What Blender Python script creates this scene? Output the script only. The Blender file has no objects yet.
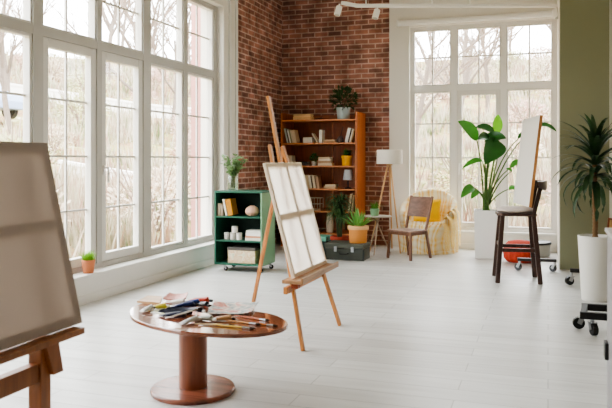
import bpy, bmesh, math, random
from mathutils import Vector, Matrix
R = random.Random(7)
sc = bpy.context.scene
C = sc.collection
PI = math.pi
rad = math.radians

# ------------------------------------------------------------------ camera model
H = 1.35
F = 700.0
TH = math.atan(242.0 / 700.0)
CS, SN = math.cos(TH), math.sin(TH)
HOR = 160.0
def LD(lat, d, z=0.0):
    """lateral / depth from the viewpoint -> world"""
    return Vector((CS * lat - SN * d, SN * lat + CS * d, z))
def P(u, v, d):
    return LD((u - 306) / F * d, d, H - (v - HOR) / F * d)
def G(u, v, z=0.0):
    d = (H - z) * F / (v - HOR)
    return LD((u - 306) / F * d, d, z)
def XY(u, Y):
    """X of the ray through column u where it meets the plane y = Y"""
    t = (u - 306) / F
    return (CS * t - SN) / (SN * t + CS) * Y

cam = bpy.data.cameras.new('camera')
cam.sensor_width = 36.0
cam.lens = 36.0 * F / 612.0
cam.shift_y = -(204 - HOR) / 612.0
cam.clip_end = 400
cam.dof.use_dof = True
cam.dof.focus_distance = 8.0
cam.dof.aperture_fstop = 4.0
co = bpy.data.objects.new('camera', cam)
C.objects.link(co)
co.location = (0, 0, H)
co.rotation_euler = (PI / 2, 0, TH)
sc.camera = co

# ------------------------------------------------------------------ materials
def lin(c):
    c = c / 255.0
    return c / 12.92 if c <= 0.04045 else ((c + 0.055) / 1.055) ** 2.4
def rgb(r, g, b):
    return (lin(r), lin(g), lin(b), 1.0)
MC = {}
def newmat(name):
    m = bpy.data.materials.new(name)
    m.use_nodes = True
    nt = m.node_tree
    b = nt.nodes['Principled BSDF']
    return m, nt, b
def plain(r, g, b, rough=0.55, metal=0.0, var=0.10, scale=9.0, spec=0.4, trans=0.0, bump=0.0, emit=None):
    """colour with a little procedural variation"""
    key = ('p', r, g, b, rough, metal, var, scale, spec, trans, bump)
    if key in MC:
        return MC[key]
    m, nt, bs = newmat('paint_%d_%d_%d' % (r, g, b))
    n = nt.nodes.new('ShaderNodeTexNoise'); n.inputs['Scale'].default_value = scale; n.inputs['Detail'].default_value = 4
    tc = nt.nodes.new('ShaderNodeTexCoord'); nt.links.new(tc.outputs['Object'], n.inputs['Vector'])
    mx = nt.nodes.new('ShaderNodeMix'); mx.data_type = 'RGBA'
    c = rgb(r, g, b)
    mx.inputs['A'].default_value = tuple(x * (1 - var) for x in c[:3]) + (1,)
    mx.inputs['B'].default_value = tuple(min(1, x * (1 + var)) for x in c[:3]) + (1,)
    nt.links.new(n.outputs['Fac'], mx.inputs['Factor'])
    nt.links.new(mx.outputs['Result'], bs.inputs['Base Color'])
    bs.inputs['Roughness'].default_value = rough
    bs.inputs['Metallic'].default_value = metal
    bs.inputs['Specular IOR Level'].default_value = spec
    if bump:
        bp = nt.nodes.new('ShaderNodeBump'); bp.inputs['Strength'].default_value = bump; bp.inputs['Distance'].default_value = 0.01
        nt.links.new(n.outputs['Fac'], bp.inputs['Height']); nt.links.new(bp.outputs['Normal'], bs.inputs['Normal'])
    if trans:
        tr = nt.nodes.new('ShaderNodeBsdfTranslucent'); nt.links.new(mx.outputs['Result'], tr.inputs['Color'])
        ms = nt.nodes.new('ShaderNodeMixShader'); ms.inputs[0].default_value = trans
        nt.links.new(bs.outputs[0], ms.inputs[1]); nt.links.new(tr.outputs[0], ms.inputs[2])
        nt.links.new(ms.outputs[0], nt.nodes['Material Output'].inputs['Surface'])
    MC[key] = m
    return m
def wood(r, g, b, rough=0.4, axis=2, var=0.28, scale=3.0, spec=0.5, coat=0.0):
    key = ('w', r, g, b, rough, axis, var, scale, coat)
    if key in MC:
        return MC[key]
    m, nt, bs = newmat('wood_%d_%d_%d' % (r, g, b))
    tc = nt.nodes.new('ShaderNodeTexCoord')
    mp = nt.nodes.new('ShaderNodeMapping')
    s = [scale * 9] * 3; s[axis] = scale * 0.7
    mp.inputs['Scale'].default_value = s
    nt.links.new(tc.outputs['Object'], mp.inputs['Vector'])
    n = nt.nodes.new('ShaderNodeTexNoise'); n.inputs['Scale'].default_value = 1.0; n.inputs['Detail'].default_value = 5; n.inputs['Distortion'].default_value = 0.6
    nt.links.new(mp.outputs[0], n.inputs['Vector'])
    rp = nt.nodes.new('ShaderNodeValToRGB')
    c = rgb(r, g, b)
    rp.color_ramp.elements[0].position = 0.3; rp.color_ramp.elements[1].position = 0.7
    rp.color_ramp.elements[0].color = tuple(x * (1 - var) for x in c[:3]) + (1,)
    rp.color_ramp.elements[1].color = tuple(min(1, x * (1 + var)) for x in c[:3]) + (1,)
    nt.links.new(n.outputs['Fac'], rp.inputs[0]); nt.links.new(rp.outputs[0], bs.inputs['Base Color'])
    bs.inputs['Roughness'].default_value = rough
    bs.inputs['Specular IOR Level'].default_value = spec
    if coat:
        bs.inputs['Coat Weight'].default_value = coat; bs.inputs['Coat Roughness'].default_value = 0.06
    MC[key] = m
    return m
def brick_mat(name, axis):
    m, nt, bs = newmat(name)
    tc = nt.nodes.new('ShaderNodeTexCoord')
    sp = nt.nodes.new('ShaderNodeSeparateXYZ'); nt.links.new(tc.outputs['Object'], sp.inputs[0])
    cb = nt.nodes.new('ShaderNodeCombineXYZ')
    nt.links.new(sp.outputs[axis], cb.inputs[0]); nt.links.new(sp.outputs[2], cb.inputs[1])
    dn = nt.nodes.new('ShaderNodeTexNoise'); dn.inputs['Scale'].default_value = 6; nt.links.new(tc.outputs['Object'], dn.inputs['Vector'])
    ma = nt.nodes.new('ShaderNodeMix'); ma.data_type = 'RGBA'; ma.blend_type = 'LINEAR_LIGHT'; ma.inputs['Factor'].default_value = 0.006
    nt.links.new(cb.outputs[0], ma.inputs['A']); nt.links.new(dn.outputs['Color'], ma.inputs['B'])
    br = nt.nodes.new('ShaderNodeTexBrick')
    br.offset = 0.5; br.squash = 1.0
    br.inputs['Color1'].default_value = rgb(172, 122, 107)
    br.inputs['Color2'].default_value = rgb(122, 91, 83)
    br.inputs['Mortar'].default_value = rgb(198, 172, 158)
    br.inputs['Scale'].default_value = 1.0
    br.inputs['Mortar Size'].default_value = 0.011
    br.inputs['Mortar Smooth'].default_value = 0.3
    br.inputs['Bias'].default_value = -0.15
    br.inputs['Brick Width'].default_value = 0.225
    br.inputs['Row Height'].default_value = 0.078
    nt.links.new(ma.outputs['Result'], br.inputs['Vector'])
    n2 = nt.nodes.new('ShaderNodeTexNoise'); n2.inputs['Scale'].default_value = 5.0; n2.inputs['Detail'].default_value = 6
    nt.links.new(tc.outputs['Object'], n2.inputs['Vector'])
    rp = nt.nodes.new('ShaderNodeValToRGB')
    rp.color_ramp.elements[0].position = 0.32; rp.color_ramp.elements[0].color = (0.55, 0.52, 0.5, 1)
    rp.color_ramp.elements[1].position = 0.68; rp.color_ramp.elements[1].color = (1.25, 1.2, 1.18, 1)
    nt.links.new(n2.outputs['Fac'], rp.inputs[0])
    mm = nt.nodes.new('ShaderNodeMix'); mm.data_type = 'RGBA'; mm.blend_type = 'MULTIPLY'; mm.inputs['Factor'].default_value = 1.0
    nt.links.new(br.outputs['Color'], mm.inputs['A']); nt.links.new(rp.outputs[0], mm.inputs['B'])
    nt.links.new(mm.outputs['Result'], bs.inputs['Base Color'])
    bs.inputs['Roughness'].default_value = 0.85; bs.inputs['Specular IOR Level'].default_value = 0.2
    bp = nt.nodes.new('ShaderNodeBump'); bp.inputs['Strength'].default_value = 0.6; bp.inputs['Distance'].default_value = 0.012; bp.invert = True
    nt.links.new(br.outputs['Fac'], bp.inputs['Height']); nt.links.new(bp.outputs['Normal'], bs.inputs['Normal'])
    return m
def floor_mat():
    m, nt, bs = newmat('whitewashed_planks')
    tc = nt.nodes.new('ShaderNodeTexCoord')
    br = nt.nodes.new('ShaderNodeTexBrick')
    br.offset = 0.37; br.offset_frequency = 2
    br.inputs['Color1'].default_value = rgb(208, 208, 205)
    br.inputs['Color2'].default_value = rgb(198, 197, 194)
    br.inputs['Mortar'].default_value = rgb(138, 135, 130)
    br.inputs['Scale'].default_value = 1.0
    br.inputs['Mortar Size'].default_value = 0.0022
    br.inputs['Mortar Smooth'].default_value = 0.2
    br.inputs['Brick Width'].default_value = 1.35
    br.inputs['Row Height'].default_value = 0.19
    nt.links.new(tc.outputs['Object'], br.inputs['Vector'])
    mp = nt.nodes.new('ShaderNodeMapping'); mp.inputs['Scale'].default_value = (1.2, 14, 1)
    nt.links.new(tc.outputs['Object'], mp.inputs['Vector'])
    n = nt.nodes.new('ShaderNodeTexNoise'); n.inputs['Scale'].default_value = 1.0; n.inputs['Detail'].default_value = 5
    nt.links.new(mp.outputs[0], n.inputs['Vector'])
    rp = nt.nodes.new('ShaderNodeValToRGB')
    rp.color_ramp.elements[0].position = 0.3; rp.color_ramp.elements[0].color = (0.88, 0.87, 0.86, 1)
    rp.color_ramp.elements[1].position = 0.7; rp.color_ramp.elements[1].color = (1.06, 1.06, 1.06, 1)
    nt.links.new(n.outputs['Fac'], rp.inputs[0])
    mm = nt.nodes.new('ShaderNodeMix'); mm.data_type = 'RGBA'; mm.blend_type = 'MULTIPLY'; mm.inputs['Factor'].default_value = 1.0
    nt.links.new(br.outputs['Color'], mm.inputs['A']); nt.links.new(rp.outputs[0], mm.inputs['B'])
    nt.links.new(mm.outputs['Result'], bs.inputs['Base Color'])
    bs.inputs['Roughness'].default_value = 0.36; bs.inputs['Specular IOR Level'].default_value = 0.5
    bp = nt.nodes.new('ShaderNodeBump'); bp.inputs['Strength'].default_value = 0.25; bp.inputs['Distance'].default_value = 0.004; bp.invert = True
    nt.links.new(br.outputs['Fac'], bp.inputs['Height']); nt.links.new(bp.outputs['Normal'], bs.inputs['Normal'])
    return m
def glass_mat(name, tint=(0.97, 0.985, 0.98, 1), rough=0.0):
    m = bpy.data.materials.new(name); m.use_nodes = True
    nt = m.node_tree; nt.nodes.clear()
    out = nt.nodes.new('ShaderNodeOutputMaterial')
    tr = nt.nodes.new('ShaderNodeBsdfTransparent'); tr.inputs[0].default_value = tint
    gl = nt.nodes.new('ShaderNodeBsdfGlossy'); gl.inputs['Roughness'].default_value = rough
    lw = nt.nodes.new('ShaderNodeLayerWeight'); lw.inputs['Blend'].default_value = 0.5
    pw = nt.nodes.new('ShaderNodeMath'); pw.operation = 'POWER'; pw.inputs[1].default_value = 5.0
    nt.links.new(lw.outputs['Facing'], pw.inputs[0])
    fr = nt.nodes.new('ShaderNodeMath'); fr.operation = 'MULTIPLY_ADD'; fr.inputs[1].default_value = 0.9; fr.inputs[2].default_value = 0.05
    nt.links.new(pw.outputs[0], fr.inputs[0])
    ms = nt.nodes.new('ShaderNodeMixShader')
    nt.links.new(fr.outputs[0], ms.inputs[0]); nt.links.new(tr.outputs[0], ms.inputs[1]); nt.links.new(gl.outputs[0], ms.inputs[2])
    nt.links.new(ms.outputs[0], out.inputs['Surface'])
    return m
def stripes_mat(name, cols, scale, axis=0, rough=0.9, mixf=0.3):
    """woven bands: wave texture through a ramp of colours in both directions"""
    m, nt, bs = newmat(name)
    tc = nt.nodes.new('ShaderNodeTexCoord')
    res = []
    for k, ax in enumerate((axis, 2)):
        w = nt.nodes.new('ShaderNodeTexWave'); w.wave_type = 'BANDS'; w.bands_direction = 'XYZ'[ax]
        w.inputs['Scale'].default_value = scale * (1.0 if k == 0 else 0.8); w.inputs['Distortion'].default_value = 4.0; w.inputs['Detail'].default_value = 3; w.inputs['Detail Scale'].default_value = 1.4
        nt.links.new(tc.outputs['Object'], w.inputs['Vector'])
        rp = nt.nodes.new('ShaderNodeValToRGB')
        els = rp.color_ramp.elements
        els[0].position = 0.0; els[0].color = rgb(*cols[0])
        els[1].position = 1.0; els[1].color = rgb(*cols[-1])
        for i, c in enumerate(cols[1:-1]):
            e = els.new((i + 1) / (len(cols) - 1)); e.color = rgb(*c)
        nt.links.new(w.outputs['Fac'], rp.inputs[0])
        res.append(rp)
    mm = nt.nodes.new('ShaderNodeMix'); mm.data_type = 'RGBA'; mm.inputs['Factor'].default_value = 0.45
    mm.inputs['Factor'].default_value = mixf
    nt.links.new(res[0].outputs[0], mm.inputs['A']); nt.links.new(res[1].outputs[0], mm.inputs['B'])
    nt.links.new(mm.outputs['Result'], bs.inputs['Base Color'])
    bs.inputs['Roughness'].default_value = rough; bs.inputs['Specular IOR Level'].default_value = 0.1
    return m
def splash_mat(name, cols, scale):
    """smeared paint colours: noise through constant steps"""
    m, nt, bs = newmat(name)
    tc = nt.nodes.new('ShaderNodeTexCoord')
    n = nt.nodes.new('ShaderNodeTexNoise'); n.inputs['Scale'].default_value = scale; n.inputs['Detail'].default_value = 3; n.inputs['Distortion'].default_value = 1.0
    nt.links.new(tc.outputs['Object'], n.inputs['Vector'])
    rp = nt.nodes.new('ShaderNodeValToRGB'); els = rp.color_ramp.elements
    els[0].position = 0.25; els[0].color = rgb(*cols[0]); els[1].position = 0.75; els[1].color = rgb(*cols[-1])
    for i, c in enumerate(cols[1:-1]):
        e = els.new(0.25 + 0.5 * (i + 1) / (len(cols) - 1)); e.color = rgb(*c)
    nt.links.new(n.outputs['Fac'], rp.inputs[0]); nt.links.new(rp.outputs[0], bs.inputs['Base Color'])
    bs.inputs['Roughness'].default_value = 0.4
    return m
def leafmat(r, g, b, trans=0.3, rough=0.45, var=0.35, scale=14):
    return plain(r, g, b, rough=rough, var=var, scale=scale, trans=trans, spec=0.4)

# ------------------------------------------------------------------ mesh builder
class MB:
    def __init__(s, M=None):
        s.v = []; s.f = []; s.M = M or Matrix.Identity(4)
    def add(s, vs, fs, M=None):
        k = len(s.v)
        T = s.M @ M if M is not None else s.M
        s.v += [T @ Vector(p) for p in vs]
        s.f += [tuple(i + k for i in f) for f in fs]
        return s
    def box(s, lo, hi, M=None):
        (a, b, c), (d, e, f) = lo, hi
        a, d = min(a, d), max(a, d); b, e = min(b, e), max(b, e); c, f = min(c, f), max(c, f)
        vs = [(a, b, c), (d, b, c), (d, e, c), (a, e, c), (a, b, f), (d, b, f), (d, e, f), (a, e, f)]
        return s.add(vs, [(0, 3, 2, 1), (4, 5, 6, 7), (0, 1, 5, 4), (1, 2, 6, 5), (2, 3, 7, 6), (3, 0, 4, 7)], M)
    def bar(s, p, q, w, h, up=(0, 0, 1)):
        """rectangular bar from p to q, w across, h along up"""
        p, q = Vector(p), Vector(q); t = (q - p).normalized()
        u = Vector(up); sd = t.cross(u)
        if sd.length < 1e-4:
            sd = t.cross(Vector((1, 0, 0)))
        sd.normalize(); u = sd.cross(t).normalized()
        vs = []
        for c in (p, q):
            for a, b in ((-1, -1), (1, -1), (1, 1), (-1, 1)):
                vs.append(c + sd * (a * w / 2) + u * (b * h / 2))
        return s.add(vs, [(3, 2, 1, 0), (4, 5, 6, 7), (0, 1, 5, 4), (1, 2, 6, 5), (2, 3, 7, 6), (3, 0, 4, 7)])
    def tube(s, pts, r, n=8, cap=True):
        pts = [Vector(p) for p in pts]
        rs = r if isinstance(r, (list, tuple)) else [r] * len(pts)
        vs = []; fs = []
        ref = None
        for i, p in enumerate(pts):
            t = (pts[min(i + 1, len(pts) - 1)] - pts[max(i - 1, 0)]).normalized()
            if ref is None:
                ref = Vector((0, 0, 1)) if abs(t.z) < 0.9 else Vector((1, 0, 0))
            a = t.cross(ref)
            if a.length < 1e-5:
                a = t.cross(Vector((0, 1, 0)))
            a.normalize(); b = a.cross(t).normalized(); ref = b
            for k in range(n):
                an = 2 * PI * k / n
                vs.append(p + (a * math.cos(an) + b * math.sin(an)) * rs[i])
        for i in range(len(pts) - 1):
            for k in range(n):
                a0 = i * n + k; b0 = i * n + (k + 1) % n
                fs.append((a0, b0, b0 + n, a0 + n))
        if cap:
            fs.append(tuple(range(n))[::-1]); fs.append(tuple((len(pts) - 1) * n + k for k in range(n)))
        return s.add(vs, fs)
    def lathe(s, prof, c=(0, 0, 0), n=28, sx=1.0, sy=1.0, M=None):
        vs = []; fs = []
        for r, z in prof:
            for k in range(n):
                an = 2 * PI * k / n
                vs.append((c[0] + r * math.cos(an) * sx, c[1] + r * math.sin(an) * sy, c[2] + z))
        for i in range(len(prof) - 1):
            for k in range(n):
                a0 = i * n + k; b0 = i * n + (k + 1) % n
                fs.append((a0, b0, b0 + n, a0 + n))
        if prof[0][0] > 1e-4: fs.append(tuple(range(n))[::-1])
        if prof[-1][0] > 1e-4: fs.append(tuple((len(prof) - 1) * n + k for k in range(n)))
        return s.add(vs, fs, M)
    def prism(s, poly, z0, z1, M=None):
        n = len(poly)
        vs = [(x, y, z0) for x, y in poly] + [(x, y, z1) for x, y in poly]
        fs = [tuple(range(n))[::-1], tuple(range(n, 2 * n))] + [(i, (i + 1) % n, n + (i + 1) % n, n + i) for i in range(n)]
        return s.add(vs, fs, M)
    def leaf(s, pts, w, nrm, fold=0.25, prof=None):
        """leaf blade along the midrib pts; w the largest half width; nrm faces the upper side"""
        pts = [Vector(p) for p in pts]; n = len(pts)
        vs = []; fs = []
        for i, p in enumerate(pts):
            t = (pts[min(i + 1, n - 1)] - pts[max(i - 1, 0)]).normalized()
            sd = t.cross(Vector(nrm))
            if sd.length < 1e-4: sd = t.cross(Vector((1, 0.3, 0)))
            sd.normalize(); up = sd.cross(t).normalized()
            x = i / (n - 1)
            ww = w * (prof(x) if prof else math.sin(PI * min(1, 0.04 + 0.96 * x) ** 0.8) ** 0.8)
            ww = max(ww, 0.0006)
            vs += [p - sd * ww + up * (fold * ww), p, p + sd * ww + up * (fold * ww)]
        for i in range(n - 1):
            a = 3 * i
            fs += [(a, a + 1, a + 4, a + 3), (a + 1, a + 2, a + 5, a + 4)]
        return s.add(vs, fs)
    def build(s, name, mat, parent=None, smooth=False, bevel=0.0, base=None, auto=None):
        me = bpy.data.meshes.new(name)
        off = Vector((0, 0, 0))
        if parent is not None:
            q = parent
            while q is not None:
                off += q.location; q = q.parent
            loc = Vector((0, 0, 0))
        else:
            loc = Vector(base) if base is not None else Vector((0, 0, 0)); off = loc
        me.from_pydata([tuple(p - off) for p in s.v], [], s.f)
        bm = bmesh.new(); bm.from_mesh(me); bmesh.ops.recalc_face_normals(bm, faces=bm.faces)
        if auto is not None:
            for e in bm.edges:
                e.smooth = not (len(e.link_faces) == 2 and e.calc_face_angle(0) > auto)
        for f in bm.faces: f.smooth = smooth
        bm.to_mesh(me); bm.free()
        me.materials.append(mat)
        o = bpy.data.objects.new(name, me); C.objects.link(o); o.location = loc
        if parent is not None: o.parent = parent
        if bevel:
            md = o.modifiers.new('edges', 'BEVEL'); md.width = bevel; md.segments = 2; md.limit_method = 'ANGLE'
        return o
SM = dict(smooth=True, auto=rad(40))
def thing(name, label, cat, loc, group=None):
    o = bpy.data.objects.new(name, None); C.objects.link(o)
    o.empty_display_size = 0.05
    o.location = loc; o['label'] = label; o['category'] = cat
    if group: o['group'] = group
    return o
def tag(o, label, cat, group=None):
    o['label'] = label; o['category'] = cat
    if group: o['group'] = group
    return o
def struct(o):
    o['kind'] = 'structure'; return o
def sroot(name, loc):
    o = bpy.data.objects.new(name, None); C.objects.link(o); o.location = loc; o.empty_display_size = 0.1
    o['kind'] = 'structure'; return o
def Tm(loc, rz=0.0, ry=0.0, rx=0.0):
    return Matrix.Translation(Vector(loc)) @ Matrix.Rotation(rz, 4, 'Z') @ Matrix.Rotation(ry, 4, 'Y') @ Matrix.Rotation(rx, 4, 'X')
def bez(a, b, c, n=8):
    a, b, c = Vector(a), Vector(b), Vector(c)
    return [a * (1 - t) ** 2 + b * (2 * t * (1 - t)) + c * t * t for t in [i / n for i in range(n + 1)]]
def smooth_poly(pts, sub=5):
    out = []; n = len(pts)
    for i in range(n):
        p0, p1, p2, p3 = [Vector((*pts[(i + k) % n], 0)) for k in (-1, 0, 1, 2)]
        for k in range(sub):
            t = k / sub
            q = 0.5 * ((2 * p1) + (p2 - p0) * t + (2 * p0 - 5 * p1 + 4 * p2 - p3) * t * t + (3 * p1 - p0 - 3 * p2 + p3) * t ** 3)
            out.append((q.x, q.y))
    return out

# ------------------------------------------------------------------ colours
M_WALL = plain(226, 222, 214, rough=0.8, var=0.02)
M_CEIL = plain(222, 220, 214, rough=0.85, var=0.02)
M_GREENWALL = plain(132, 132, 106, rough=0.8, var=0.03, scale=2)
M_WINFR = plain(188, 185, 179, rough=0.4, var=0.02)
M_SASH_LIT = plain(216, 213, 207, rough=0.4, var=0.02)  # lighter than the frame: daylight on the jambs put into the colour
M_WINFR2 = plain(226, 224, 219, rough=0.4, var=0.02)
M_SILL = plain(226, 224, 219, rough=0.5, var=0.02)
M_GLASS = glass_mat('window_glass')
M_VASEGL = glass_mat('clear_glass', (0.93, 0.97, 0.95, 1))
M_BRICK_L = brick_mat('brick_side', 1)
M_BRICK_B = brick_mat('brick_back', 0)
M_FLOOR = floor_mat()
M_BLACK = plain(24, 24, 25, rough=0.4)
M_DARK = plain(40, 36, 34, rough=0.6)
M_STEEL = plain(170, 172, 175, rough=0.3, metal=0.9)
M_WHITE = plain(236, 234, 230, rough=0.5, var=0.02)
M_SOIL = plain(38, 28, 22, rough=0.95, var=0.4, scale=60, bump=0.6)
M_PAGES = plain(226, 218, 202, rough=0.8, var=0.08, scale=40)

# ------------------------------------------------------------------ the room
XL, YB, ZC = -4.15, 10.84, 4.05
XR, YF = 4.6, -3.2
ZT = 3.43       # window head
ZS = 0.27       # sill
WX = -4.25      # window frame front plane, left window
WYE = 8.60      # far end of left window
WY0 = 0.35      # near end of left window
struct(MB().box((XL - 0.35, YF - 0.2, -0.2), (XR + 0.2, YB + 0.35, 0)).build('floor', M_FLOOR))
struct(MB().box((XL - 0.35, YF - 0.2, ZC), (XR + 0.2, YB + 0.35, ZC + 0.2)).build('ceiling', M_CEIL))
m = MB()
m.box((XL - 0.35, YF, 0), (XL - 0.10, WYE, ZS - 0.03))                    # below sill
m.box((XL - 0.35, YF, ZT), (XL, WYE, ZC))                              # above
m.box((XL - 0.35, YF, ZS - 0.03), (XL, WY0, ZT))                       # near end
m.box((XL - 0.35, WYE, 0), (XL, 9.02, ZC))                             # white pilaster at far end
struct(m.build('wall_left', M_WALL))
struct(MB().box((XL - 0.35, 9.02, 0), (XL - 0.015, YB + 0.35, ZC)).build('wall_left_brick', M_BRICK_L))
XBW = -2.36     # brick / white seam on the back wall
struct(MB().box((XL - 0.1, YB + 0.01, 0), (XBW, YB + 0.35, ZC)).build('wall_back_brick', M_BRICK_B))
BX0, BX1 = -2.045, 0.118    # back window
CX0, CX1 = 0.86, 2.95      # second back window
m = MB()
m.box((XBW, YB, 0), (BX0, YB + 0.35, ZC))
m.box((BX0, YB, ZT), (BX1, YB + 0.35, ZC)); m.box((BX0, YB, 0), (BX1, YB + 0.35, ZS))
m.box((BX1, YB, 0), (CX0, YB + 0.35, ZC))
m.box((CX0, YB, ZT), (CX1, YB + 0.35, ZC)); m.box((CX0, YB, 0), (CX1, YB + 0.35, ZS))
m.box((CX1, YB, 0), (XR, YB + 0.35, ZC))
struct(m.build('wall_back', M_WALL))
struct(MB().box((XR, YF, 0), (XR + 0.2, YB + 0.35, ZC)).build('wall_right', M_WALL))
struct(MB().box((XL - 0.35, YF - 0.2, 0), (XR, YF, ZC)).build('wall_front', M_WALL))
struct(MB().box((0.14, 9.18, 0), (0.70, YB, ZC)).build('wall_green_pier', M_GREENWALL))
struct(MB().box((0.128, 9.19, 0), (0.14, YB, ZC)).build('trim_1', M_WALL))
# apron, sill board and plinth below the left window
struct(MB().box((XL - 0.10, YF, 0), (XL + 0.045, WYE + 0.0, ZS - 0.03)).build('trim_2', M_SILL))
struct(MB().box((WX - 0.02, YF, ZS - 0.03), (XL + 0.065, WYE, ZS)).build('sill_left', M_SILL, bevel=0.006))
struct(MB().box((XL + 0.045, YF, 0), (XL + 0.06, WYE, 0.085)).build('baseboard_left', M_SILL, bevel=0.004))
struct(MB().box((XL, 8.6, 0), (XL + 0.012, 9.02, 0.085)).build('baseboard_left_far', M_SILL, bevel=0.004))
struct(MB().box((XBW, YB - 0.014, 0), (0.128, YB, 0.085)).build('baseboard_back', M_SILL, bevel=0.004))
struct(MB().box((XL, 8.74, 0.085), (XL + 0.025, 8.80, ZC - 0.0)).build('trim_3', M_SILL))
struct(MB().box((XL, 8.96, 0.085), (XL + 0.018, 9.02, ZC - 0.0)).build('trim_4', M_SILL))

def sash(par, A, sx, x0, x1, z0, z1, fw, rows, handle=False, cols=2):
    """one framed light. A maps (along, out, z) to the world; out=0 is the frame's room face, positive goes outdoors"""
    def bx(mb, a0, a1, o0, o1, c0, c1):
        p, q = A(a0, o0, c0), A(a1, o1, c1); mb.box(p, q)
    mb = MB(); D0, D1 = 0.012, 0.085
    bx(mb, x0, x0 + fw, D0, D1, z0, z1); bx(mb, x1 - fw, x1, D0, D1, z0, z1)
    bx(mb, x0 + fw, x1 - fw, D0, D1, z0, z0 + fw); bx(mb, x0 + fw, x1 - fw, D0, D1, z1 - fw, z1)
    s = mb.build('sash', M_SASH_LIT, par, bevel=0.006)
    mb = MB()
    a0, a1 = x0 + fw, x1 - fw
    mb.v = [Vector(A(a0, 0.068, z0 + fw)), Vector(A(a1, 0.068, z0 + fw)), Vector(A(a1, 0.068, z1 - fw)), Vector(A(a0, 0.068, z1 - fw))]
    mb.f = [(0, 1, 2, 3)]
    mb.build('pane', M_GLASS, s)
    mb = MB()
    for k in range(1, cols):
        c = a0 + (a1 - a0) * k / cols
        bx(mb, c - 0.011, c + 0.011, 0.058, 0.078, z0 + fw, z1 - fw)
    for z in rows:
        bx(mb, a0, a1, 0.060, 0.076, z - 0.010, z + 0.010)
    mb.build('muntin', M_SASH_LIT, s)
    if handle:
        mb = MB()
        e = x0 + fw * 0.5
        bx(mb, e - 0.014, e + 0.014, -0.002, 0.014, 1.20, 1.30)
        bx(mb, e - 0.010, e + 0.010, -0.040, -0.002, 1.26, 1.28)
        bx(mb, e - 0.010, e + 0.010, -0.052, -0.038, 1.12, 1.28)
        mb.build('handle', M_WHITE, s, bevel=0.004)
TZ0, TZ1 = 2.455, 2.54
LOWROWS = (1.915, 1.385, 0.86)
# left window
w1 = sroot('window_1', (WX, 4.5, ZS))
AL = lambda a, o, z: (WX - o, a, z)
panels = [(7.78, 8.50), (6.92, 7.68), (6.00, 6.77), (5.13, 5.92), (4.22, 5.00), (3.46, 4.14), (2.62, 3.38), (1.78, 2.50), (0.95, 1.70)]  # panels nearest the camera are unseen, added to let in more daylight
m = MB()
ye = WYE; yb = WY0
edges = [ye] + [y for p in panels for y in (p[1], p[0])] + [yb]
for i in range(0, len(edges), 2):
    m.box(AL(edges[i + 1], 0, ZS), AL(edges[i], 0.11, ZT))
m.box(AL(yb, 0.002, TZ0), AL(ye, 0.108, TZ1)); m.box(AL(yb, 0.001, ZT - 0.05), AL(ye, 0.11, ZT)); m.box(AL(yb, 0.001, ZS), AL(ye, 0.11, ZS + 0.05))
m.build('window_frame', M_WINFR, w1)
for i, (a, b) in enumerate(panels):
    case = i in (2, 3, 6, 7)
    sash(w1, AL, 1, a, b, ZS + 0.05, TZ0, 0.085 if case else 0.03, LOWROWS, handle=case)
    sash(w1, AL, 1, a, b, TZ1, ZT - 0.05, 0.022, (2.975,))
# back windows
def back_window(nm, x0, x1):
    w = sroot(nm, ((x0 + x1) / 2, YB + 0.1, ZS))
    A = lambda a, o, z: (a, YB + 0.10 + o, z)
    W = x1 - x0
    ps = [(x0 + 0.045, x0 + 0.63), (x0 + 0.72, x0 + 1.37), (x0 + 1.455, x1 - 0.055)]
    m = MB()
    ed = [x0] + [q for p in ps for q in p] + [x1]
    for i in range(0, len(ed), 2):
        m.box(A(ed[i], 0, ZS), A(ed[i + 1], 0.11, ZT))
    m.box(A(x0, 0.002, (TZ0 - .035)), A(x1, 0.108, (TZ1 - .035))); m.box(A(x0, 0.001, ZT - 0.05), A(x1, 0.11, ZT)); m.box(A(x0, 0.001, ZS), A(x1, 0.11, ZS + 0.05))
    m.build('window_frame', M_WINFR2, w)
    for i, (a, b) in enumerate(ps):
        sash(w, A, 1, a, b, ZS + 0.05, (TZ0 - .035), 0.075 if i == 1 else 0.025, LOWROWS, handle=(i == 1))
        sash(w, A, 1, a, b, (TZ1 - .035), ZT - 0.05, 0.020, (2.945,))
    struct(MB().box((x0, YB - 0.02, ZS - 0.03), (x1, YB + 0.12, ZS + 0.002)).build('sill_' + nm[-1], M_SILL, bevel=0.005))
back_window('window_2', BX0, BX1)
back_window('window_3', CX0, CX1)

# roller shade case over the back window
t = thing('roller_shade', 'long white rolled shade case fixed above the back window', 'window shade', ((BX0 + BX1) / 2, YB, 3.45))
m = MB(); m.tube([(BX0 - 0.16, YB - 0.06, 3.475), (BX1 + 0.03, YB - 0.06, 3.475)], 0.045, 14); m.build('shade_roll', M_WHITE, t, **SM)
m = MB()
for x in (BX0 - 0.17, BX1 + 0.03): m.box((x - 0.008, YB - 0.11, 3.43), (x + 0.008, YB, 3.525))
m.box((BX0 - 0.15, YB - 0.035, 3.50), (BX1 + 0.02, YB, 3.525))
m.build('bracket', M_WHITE, t)

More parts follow.
